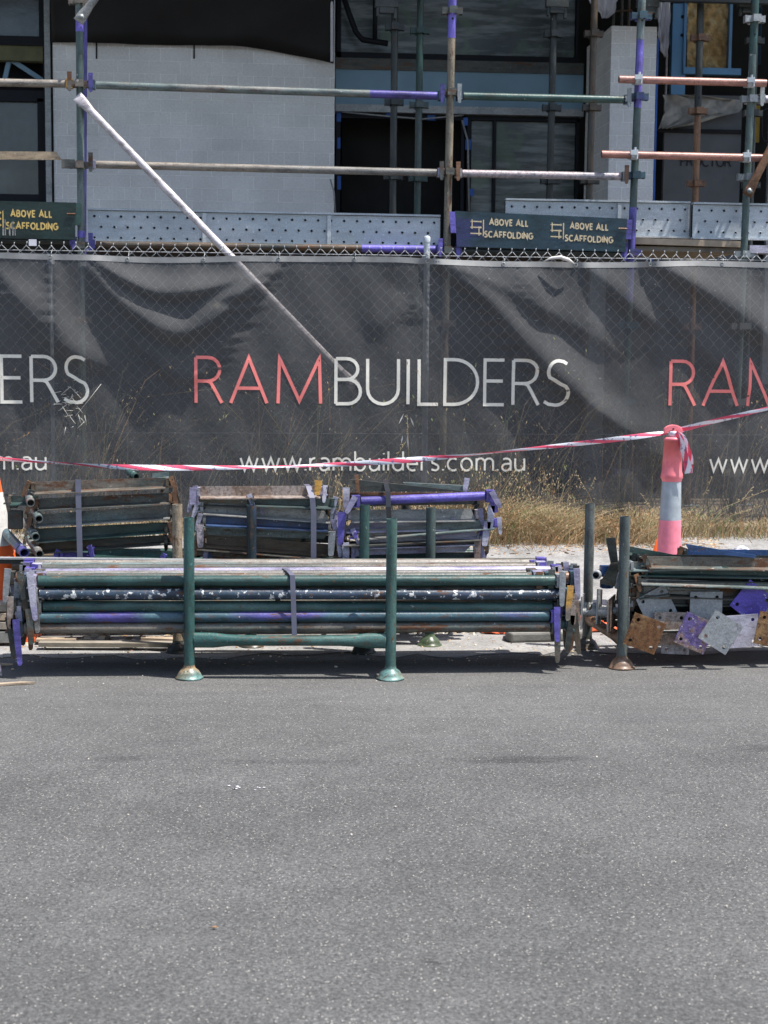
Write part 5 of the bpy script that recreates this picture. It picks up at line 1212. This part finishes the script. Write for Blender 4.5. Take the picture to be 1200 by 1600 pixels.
jack(1160, 986, R(-4), YP + .03, M['lilac'], 'pale lilac base plate behind the galvanised diamond one')
jack(1207, 984, R(10), YP - .02, M['rustplate'], 'rust brown base plate cut by the right edge of the photo')
jack(1206, 936, R(14), YP + .07, M['greysoft'], 'grey base plate in the upper right corner of the heap, cut by the photo edge')
jack(910, 955, R(2), YP + .12, M['galvdull'], 'base plate seen nearly edge on, leftmost outside the stillage rail', yaw=R(74), rodlen=.3)
jack(936, 948, R(9), YP + .14, M['galvdull'], 'scratched base plate seen edge on between the two left posts', yaw=R(70), rodlen=.3, size=.16)
jack(955, 959, R(-4), YP + .08, M['brownplate'], 'weathered base plate turned sideways close behind the front left post', yaw=R(64), rodlen=.3, size=.15)
jack(983, 955, R(0), YP + .10, M['galvdull'], 'base plate edge just right of the front left post', yaw=R(76), rodlen=.3)

# ------------------------------------------------------------------ bollard, cone, tape
pb_ = at(1048, 870, 8.35); zb_ = gz(8.35)
def lathe_obj(name, c, prof, mat_, parent, n=28): m2 = MB(); m2.lathe(c, prof, n); return m2.build(name, mat_, parent)
BO = thing('bollard', 'pink topped traffic bollard with a grey reflective sleeve behind the right stillage', 'bollard', (pb_.x - .02, 8.35, zb_))
ax = lambda px, py: at(px, py, 8.35)
zc = [ax(1048, q).z for q in (683, 690, 735, 741, 748, 752, 812, 866)]
tilt = (ax(1052, 683).x - ax(1045, 866).x) / (zc[0] - zc[7])
def bol(name, prof, mt):
    m2 = MB(); n = 28
    c0 = Vector((ax(1045, 866).x, 8.35, 0))
    m2.lathe(c0, prof, n)
    for v in m2.v: v.x = c0.x + (v.x - c0.x) * 1.09 + tilt * (v.z - zc[7])
    m2.build(name, mt, BO)
w0 = .047
bol('base', [(.17, zb_ + .002), (.17, zb_ + .03), (.14, zb_ + .05), (.075, zb_ + .06), (.07, zb_ + .08)], M['rubber'])
bol('lower_sleeve', [(.067, zb_ + .07), (.058, zc[7]), (.0545, zc[6])], M['pinkbase'])
bol('reflective_sleeve', [(.0535, zc[6]), (.0475, zc[5])], M['reflect'])
bol('cap', [(.0485, zc[5]), (.050, zc[4] - .002), (.055, zc[4] + .004), (.054, zc[3]), (.0495, zc[2]), (.044, zc[1] + .01), (.046, zc[0] - .02), (.044, zc[0] - .006), (.036, zc[0]), (.0001, zc[0] + .002)], M['pinkcap'])
tp = Vector((ax(1051, 683).x, 8.35, zc[0]))
m2 = MB(); m2.tube(tp, tp + Vector((0, 0, .04)), .017, n=14); m2.build('neck', M['pinkcap'], BO)
m2 = MB(); pr_ = []                          # D-shaped handle
for i in range(13): a = math.pi * i / 12; pr_.append((.050 * math.cos(a), .03 * math.sin(a) + .036))
pr_ += [(-.050, .018), (-.030, .022), (-.018, .034), (.018, .034), (.030, .022), (.050, .018)]
m2.prism([tp + Vector((x, -.011, z)) for x, z in pr_], (0, .022, 0)); m2.build('handle', M['pinkcap'], BO, bevel=.003)
m2 = MB(); m2.lathe(tp + Vector((0, -.012, .043)), [(.0001, .002), (.005, .002), (.006, 0)], 10, 0, Vector((0, -1, 0))); m2.build('handle_hole', M['black'], BO)
# orange thing behind the bollard: second cone
def cone(base, h, rb, label, parts, group='orange traffic cones'):
    t = thing('traffic_cone', label, 'traffic cone', base, group); rt = .028
    rr = lambda f: rb + (rt - rb) * f
    for (f0, f1, mt, nm) in parts: lathe_obj(nm, base, [(rr(f0) + (.002 if 'sleeve' in nm else 0), .04 + (h - .04) * f0), (rr(f1) + (.002 if 'sleeve' in nm else 0), .04 + (h - .04) * f1)] + ([(.0001, h)] if f1 == 1 else []), M[mt], t)
    m2 = MB(); m2.box(base + Vector((0, 0, .02)), (rb * 2.7, rb * 2.7, .035)); m2.build('base', M['orange'], t, bevel=.01)
    return t
c2 = at(1049, 870, 8.8); cone(Vector((c2.x - .02, 8.8, gz(8.8))), .36, .125, 'small orange cone hidden behind the pink bollard, one edge showing', [(0, 1, 'orange', 'body')])
cy = 7.95; ce = at(24, 915, cy); cone(Vector((ce.x - .118, cy, .0)), .90, .185, 'orange traffic cone with a dirty white sleeve at the left edge', [(0, .48, 'orange', 'body'), (.48, .78, 'conewhite', 'reflective_sleeve'), (.78, 1, 'orange', 'top')])
# barrier tape
def tape(pts3, wdt, name='barrier_tape', twist=2.2, label='', rep=.27, nn=320, mat_=None):
    P = [Vector(p) for p in pts3]; L = [0]
    for a, b in zip(P, P[1:]): L.append(L[-1] + (b - a).length)
    def pos(s_):
        for i in range(len(P) - 1):
            if s_ <= L[i + 1] or i == len(P) - 2:
                f = (s_ - L[i]) / (L[i + 1] - L[i]); p0 = P[max(i - 1, 0)]; p1 = P[i]; p2 = P[i + 1]; p3 = P[min(i + 2, len(P) - 1)]
                return .5 * ((2 * p1) + (p2 - p0) * f + (2 * p0 - 5 * p1 + 4 * p2 - p3) * f * f + (-p0 + 3 * p1 - 3 * p2 + p3) * f ** 3)
    vs = []; uv = []
    for i in range(nn + 1):
        s_ = L[-1] * i / nn; c = pos(s_); d = (pos(min(L[-1], s_ + .01)) - pos(max(0, s_ - .01))).normalized()
        a = .6 * math.sin(s_ * twist) + .35 * math.sin(s_ * 9.1); up = Vector((0, 0, 1)); up = (up - d * up.dot(d)).normalized(); sd = d.cross(up)
        w2 = wdt * (.62 + .2 * math.sin(s_ * 5.3 + 1)); v_ = up * math.cos(a) + sd * math.sin(a)
        for k in (-1, 0, 1): vs.append(c + v_ * k * w2 / 2 + sd * (.004 if k == 0 else 0)); uv.append((s_ / rep, .35 * k))
    m2 = MB(); fs = [[3 * i + k, 3 * i + k + 1, 3 * i + k + 4, 3 * i + k + 3] for i in range(nn) for k in (0, 1)]
    m2.add(vs, fs, 0, True); return m2, uv, fs
def tape_obj(m2, uv, fs, name, parent=None):
    o = m2.build(name, M['tape'], parent); ul = o.data.uv_layers.new(name='uv'); li = 0
    for f in fs:
        for i in f: ul.data[li].uv = uv[i]; li += 1
    return o
TT = thing('barrier_tape', 'twisted red and white barrier tape tied to the pink bollard', 'barrier tape', (0, 8.2, .9))
YT0 = 7.95; Tp = []
for (px, py, yy) in ((-160, 706, 7.97), (0, 717, 8.0), (100, 724, 8.03), (200, 730, 8.07), (320, 731, 8.1), (440, 729, 8.14), (560, 724, 8.18), (700, 714, 8.22), (820, 702, 8.26), (940, 689, 8.33), (1049, 675, 8.375)): Tp.append(at(px, py, yy))
tape_obj(*tape(Tp, .036, twist=2.6), 'span', TT)
Tp = [at(1051, 675, 8.375), at(1100, 662, 8.33), at(1150, 650, 8.27), at(1200, 638, 8.24), at(1320, 608, 8.18)]
tape_obj(*tape(Tp, .038, twist=2.4, nn=90), 'span', TT)
m2 = MB(); m2.lathe(tp + Vector((0, 0, .004)), [(.018, 0), (.024, .006), (.023, .014), (.025, .022), (.019, .028)], 14); o = m2.build('knot', M['white'], TT)
tape_obj(*tape([tp + Vector((.01, -.02, .02)), tp + Vector((.03, -.05, -.02)), ax(1064, 705) + Vector((0, -.06, 0)), ax(1068, 722) + Vector((0, -.065, 0)), ax(1071, 738) + Vector((0, -.06, 0))], .05, twist=3, rep=.12, nn=40), 'tail', TT)
tape_obj(*tape([tp + Vector((.01, -.01, .02)), tp + Vector((.05, -.02, -.005)), ax(1072, 703) + Vector((0, -.03, 0)), ax(1076, 720) + Vector((0, -.03, 0)), ax(1075, 738) + Vector((0, -.03, 0))], .045, twist=4, rep=.12, nn=40), 'tail', TT)

# ------------------------------------------------------------------ debris
def blob(name, c, sx, sy, sz, mat_, seed=0, n=14, rows=7, fold=.3):
    m2 = MB(); rnd = random.Random(seed); vs = []
    for j in range(rows + 1):
        f = j / rows; r = math.sin(math.pi * (.5 + .5 * f)) if f < 1 else 0.0; z = math.sin(math.pi / 2 * f)
        for i in range(n):
            a = 2 * math.pi * i / n; k = 1 + fold * (rnd.random() - .5); vs.append(Vector(c) + Vector((sx * r * k * math.cos(a), sy * r * k * math.sin(a), sz * z * k * (.7 + .5 * rnd.random()) if j else 0)))
    m2.add(vs, [[j * n + i, j * n + (i + 1) % n, (j + 1) * n + (i + 1) % n, (j + 1) * n + i] for j in range(rows) for i in range(n)]); return m2.build(name, mat_)
g = gr(905, 985); tag(blob('safety_netting', (g.x + .0, g.y + .02, .01), .24, .10, .10, M['dryred'], 3, 22, 9, .35), 'crumpled orange safety netting on the ground left of the right stillage', 'netting', 'heaps of orange safety netting')
g = gr(785, 990); tag(blob('safety_netting', (g.x + .02, g.y + .0, .01), .12, .06, .05, M['dryred'], 5, 18, 7, .4), 'small scrap of orange netting behind the right end of the long bundle', 'netting', 'heaps of orange safety netting')
t = thing('rubber_foot', 'flat grey rubber barrier foot lying beside the orange netting', 'barrier foot', gr(850, 1003))
a = gr(792, 1006); b = gr(912, 1003); m2 = MB(); m2.prism([a + Vector((.02, 0, .004)), b + Vector((0, 0, .004)), b + Vector((.02, .05, .004)), b + Vector((-.02, .20, .004)), a + Vector((.03, .20, .004)), a + Vector((0, .06, .004))], (0, 0, .05)); m2.build('slab', M['rubber'], t, bevel=.012)
for k in (0.25, .55, .8):
    m2 = MB(); p = a + (b - a) * k + Vector((0, .06, .056)); m2.tube(p, p + Vector((.10, .05, 0)), .008, n=8); m2.build('rib', M['rubber'], t)
# rubble, gravel, litter: uncountable
def scatter(name, label, cat, n, area, smin, smax, mats_, flat=.6, zf=None):
    m2 = MB()
    for i in range(n):
        p = area(); s_ = random.uniform(smin, smax) * (1 if random.random() < .8 else 1.6); z0 = (zf(p[1]) if zf else 0) + .002
        rot = Matrix.Rotation(random.uniform(0, 6.3), 3, 'Z') @ Matrix.Rotation(random.uniform(-.4, .4), 3, 'X'); vs = []
        for a in range(5): t_ = a * 1.256 + random.uniform(-.3, .3); vs.append(Vector((p[0], p[1], z0)) + rot @ Vector((s_ * math.cos(t_), s_ * math.sin(t_) * .8, 0)))
        for a in range(5): t_ = a * 1.256 + random.uniform(-.3, .3); vs.append(Vector((p[0], p[1], z0 + s_ * flat)) + rot @ Vector((s_ * .6 * math.cos(t_), s_ * .5 * math.sin(t_), random.uniform(-.2, .2) * s_ * flat)))
        m2.add(vs, [[a, (a + 1) % 5, 5 + (a + 1) % 5, 5 + a] for a in range(5)] + [[5, 6, 7, 8, 9]], random.randrange(len(mats_)))
    o = m2.build(name, mats_); struct(o, label, 'stuff', cat); return o
stone = [plain('pale_stone', (.5, .45, .38), .9), plain('grey_stone', (.28, .27, .25), .9), plain('tan_stone', (.42, .32, .22), .9)]
leaf = [plain('brown_leaf', (.28, .16, .08), .8), plain('tan_leaf', (.45, .33, .2), .8), plain('dark_litter', (.12, .08, .05), .9)]
scatter('rubble', 'broken pale rubble on the ground behind the long bundle', 'rubble', 260, lambda: (gr(random.uniform(650, 790), 1000).x, random.uniform(7.85, 8.35)), .006, .022, stone, .7, gz)
scatter('gravel', 'loose grit strewn along the edge of the asphalt under the bundles', 'gravel', 1500, lambda: (random.uniform(-1.9, 1.9), random.gauss(7.65, .22)), .002, .007, stone + leaf, .6, gz)
scatter('grit', 'fine stones scattered over the road', 'grit', 500, lambda: (random.uniform(-1.4, 1.6), random.uniform(3.2, 7.2)), .0012, .003, [stone[0], stone[1]], .6)
scatter('leaf_litter', 'dry brown leaf litter along the foot of the fence', 'leaf litter', 2600, lambda: (random.uniform(.3, 2.9), random.gauss(9.42, .11)), .004, .014, leaf, .15, gz)
scatter('leaf_litter', 'dry brown debris behind the left bundles', 'leaf litter', 600, lambda: (random.uniform(-2.4, .3), random.gauss(9.2, .25)), .006, .02, leaf, .15, gz)
scatter('bark_debris', 'splintered bark and dust under the left half of the long bundle', 'debris', 420, lambda: (random.uniform(-1.9, -.2), random.uniform(7.6, 7.95)), .006, .026, leaf + [stone[0]], .2, gz)
g = gr(1107, 838, .24); tag(blob('paper_scrap', (g.x, 9.3, gz(9.3) + .003), .05, .03, .022, M['white'], 9, 10, 4, .5), 'crumpled white paper scrap at the foot of the fence on the right', 'paper')
for (p0, p1, lb) in (((-40, 1074), (56, 1069), 'splintered stick lying on the road at the left edge'), ((2, 1044), (20, 1040), 'short brown stick on the road just above the long splinter')):
    a = gr(*p0); b = gr(*p1); m2 = MB(); m2.prism([a + Vector((0, -.012, .002)), b + Vector((-.05, -.014, .002)), b + Vector((0, 0, .002)), b + Vector((-.06, .015, .002)), a + Vector((0, .014, .002))], (0, 0, .008)); tag(m2.build('stick', M['timber']), lb, 'stick', 'sticks on the road at the left edge')
g = gr(0, 1058); m2 = MB(); m2.tube(g + Vector((-.02, 0, .012)), g + Vector((.008, 0, .012)), .011, n=10); m2.tube(g + Vector((-.0, 0, .02)), g + Vector((-.004, .01, .055)), .009, .006, n=10); tag(m2.build('plastic_scrap', M['pinkish']), 'pinkish plastic scrap at the left edge of the road', 'plastic scrap')
for (px, py, n_, lb) in ((367, 1231, 6, 'white bird droppings on the road, left of the pair'), (404, 1233, 4, 'white bird droppings on the road, right of the pair')):
    g = gr(px, py); m2 = MB()
    for k in range(n_):
        c = g + Vector((random.uniform(-.022, .022), random.uniform(-.02, .02), .003)); rr = random.uniform(.003, .006)
        m2.add([c + Vector((rr * random.uniform(.7, 1.3) * math.cos(a * .8976), rr * random.uniform(.7, 1.3) * math.sin(a * .8976), 0)) for a in range(7)], [list(range(7))])
    tag(m2.build('bird_dropping', M['white']), lb, 'bird dropping', 'white bird droppings on the road')
g = gr(335, 1450, .004); m2 = MB(); m2.prism([g + Vector((-.009, 0, 0)), g + Vector((0, -.005, .002)), g + Vector((.009, .001, .001)), g + Vector((.001, .006, .002))], (0, 0, .002)); tag(m2.build('dead_leaf', leaf[0]), 'small brown dead leaf lying on the open road', 'leaf')

# ------------------------------------------------------------------ grass and weeds
def grass_mat(name, a, b):
    m, t, bs = newmat(name); oi = coords(t, False); c = ramp(t, noise(t, oi, 6, 4), [(.35, a), (.65, b)]); t.links.new(c, bs.inputs['Base Color']); bs.inputs['Roughness'].default_value = .7; return m
straw = [grass_mat('straw', (.29, .215, .11), (.43, .34, .20)), grass_mat('dark_straw', (.22, .15, .07), (.36, .26, .13)), grass_mat('rusty_straw', (.36, .19, .08), (.46, .29, .14)), grass_mat('dry_green', (.15, .18, .06), (.25, .26, .10))]
def grass(name, label, n, fx, fy, hmin, hmax, lean, wts, seedp=.15, zf=gz, wb=.0028):
    m2 = MB(); ids = [i for i, w_ in enumerate(wts) for _ in range(w_)]
    for i in range(n):
        x, y = fx(), fy(); z = zf(y); h = random.uniform(hmin, hmax) * (.5 + .5 * (math.sin(x * 5.1) * .5 + .5) + .25 * (math.sin(x * 13.7 + 1) * .5 + .5)); a = random.uniform(0, 6.283); l = random.uniform(.1, lean) * h
        dx, dy = math.cos(a) * l, math.sin(a) * l * .6; mi = random.choice(ids); wd = wb * random.uniform(.6, 1.3); sx, sy = -math.sin(a + 1.2) * wd, math.cos(a + 1.2) * wd * .4
        pts = [Vector((x, y, z)), Vector((x + dx * .25, y + dy * .25, z + h * .45)), Vector((x + dx * .65, y + dy * .65, z + h * .8)), Vector((x + dx * 1.15, y + dy * 1.15, z + h * (.95 if random.random() < .6 else .75)))]
        vs = []
        for k, p in enumerate(pts[:3]): vs += [p + Vector((sx, sy, 0)) * (1 - k * .25), p - Vector((sx, sy, 0)) * (1 - k * .25)]
        vs.append(pts[3]); m2.add(vs, [[0, 1, 3, 2], [2, 3, 5, 4], [4, 5, 6]], mi)
        if random.random() < seedp:
            for q in range(5):
                p = pts[2] + (pts[3] - pts[2]) * (q / 4); o = Vector((random.uniform(-.008, .008), random.uniform(-.006, .006), random.uniform(-.004, .01))); m2.add([p, p + o + Vector((.003, 0, .004)), p + o * 1.6 + Vector((0, 0, .008)), p + o + Vector((-.003, 0, .002))], [[0, 1, 2, 3]], mi)
    o = m2.build(name, straw); struct(o, label, 'stuff', 'grass'); return o
xa, xb, xc = X(752, 9.5), X(1035, 9.5), X(1290, 9.5)
grass('dry_grass', 'thick dry straw coloured grass along the fence between the bundles and the bollard', 9000, lambda: random.uniform(xa, xb), lambda: random.gauss(9.56, .08), .03, .25, 2.6, (4, 5, 3, 2))
grass('dry_grass', 'sparse wispy dry grass at the fence right of the bollard', 1000, lambda: random.uniform(xb, xc), lambda: random.gauss(9.62, .06), .04, .17, 1.7, (5, 2, 2, 2))
grass('dry_grass', 'tall straw stems rising behind the rear bundles', 380, lambda: random.uniform(X(500, 9.5), X(900, 9.5)), lambda: random.gauss(9.62, .05), .25, .46, .9, (6, 1, 1, 1), .8, wb=.0016)
grass('dry_grass', 'low dry grass behind the left bundles', 1200, lambda: random.uniform(X(-200, 9.5), xa), lambda: random.gauss(9.6, .07), .05, .18, 1.4, (5, 2, 2, 1))
grass('weeds', 'dry weeds growing behind the banner', 1500, lambda: random.uniform(XL, XR), lambda: random.uniform(9.95, 10.3),   .25, 1.1, 1.1, (4, 2, 1, 4), .5, wb=.0028)
# individual long wisps on the right
m2 = MB()
for (p0, p1) in (((1080, 830), (1113, 745)), ((1065, 835), (1200, 765)), ((1095, 836), (1190, 790)), ((1130, 836), (1175, 762)), ((1040, 840), (1000, 770)), ((940, 820), (900, 740)), ((905, 820), (930, 745)), ((860, 820), (850, 735)), ((640, 750), (636, 648)), ((600, 760), (634, 690))):
    a = at(*p0, 9.66); b = at(*p1, 9.60); md = (a + b) / 2 + Vector((0, 0, .03)); m2.path([a, md, b], [.0018, .0014, .001], 4)
    for q in range(7):
        c = md + (b - md) * (.3 + .1 * q); o = Vector((random.uniform(-.02, .02), -.005, random.uniform(-.012, .018))); m2.path([c, c + o], [.0009, .0035], 4)
struct(m2.build('grass_stems', straw[0]), 'long seed headed stems leaning across the lower banner', 'stuff', 'grass')
# pale dead leaves on a stem in front of the letters
for (p0, p1, lb) in (((631, 646), (623, 663), 'upper left of the four curled pale leaves below the builder name'), ((641, 651), (647, 667), 'upper right of the four curled pale leaves below the builder name'), ((629, 680), (627, 693), 'lower left of the four curled pale leaves below the builder name'), ((636, 678), (638, 702), 'lower right of the four curled pale leaves below the builder name')):
    a = at(*p0, 9.60); b = at(*p1, 9.59); s_ = Vector((.004, -.003, .001)); m2 = MB(); m2.add([a, (a + b) / 2 + s_, b, (a + b) / 2 - s_ + Vector((0, .004, 0))], [[0, 1, 2], [0, 2, 3]])
    tag(m2.build('curled_leaf', M['conewhite']), lb, 'leaf', 'curled pale leaves on the dry stem')
# torn hole with frayed threads in the banner at the left S
m2 = MB()
for i in range(34):
    px = 112 + random.gauss(0, 9); py = 632 + random.gauss(0, 16); a = at(px, py, YF); b = at(px + random.uniform(-14, 14), py + random.uniform(-3, 3) + random.choice((0, 0, 12)), YF)
    m2.path([(a.x, float(clothY(a.x, a.z)) - .008, a.z), (b.x, float(clothY(b.x, b.z)) - .014, b.z)], .0012, 3)
m2.build('frayed_tear', M['letter_cream'], ban)
m2 = MB(); a = at(118, 650, YF - .1); b = at(158, 600, YF - .1); m2.path([a, (a + b) / 2 + Vector((.01, 0, .01)), b], .0012, 4)
tag(m2.build('dry_twig', M['letter_cream']), 'thin pale twig leaning on the banner beside the torn letter at the left', 'twig')
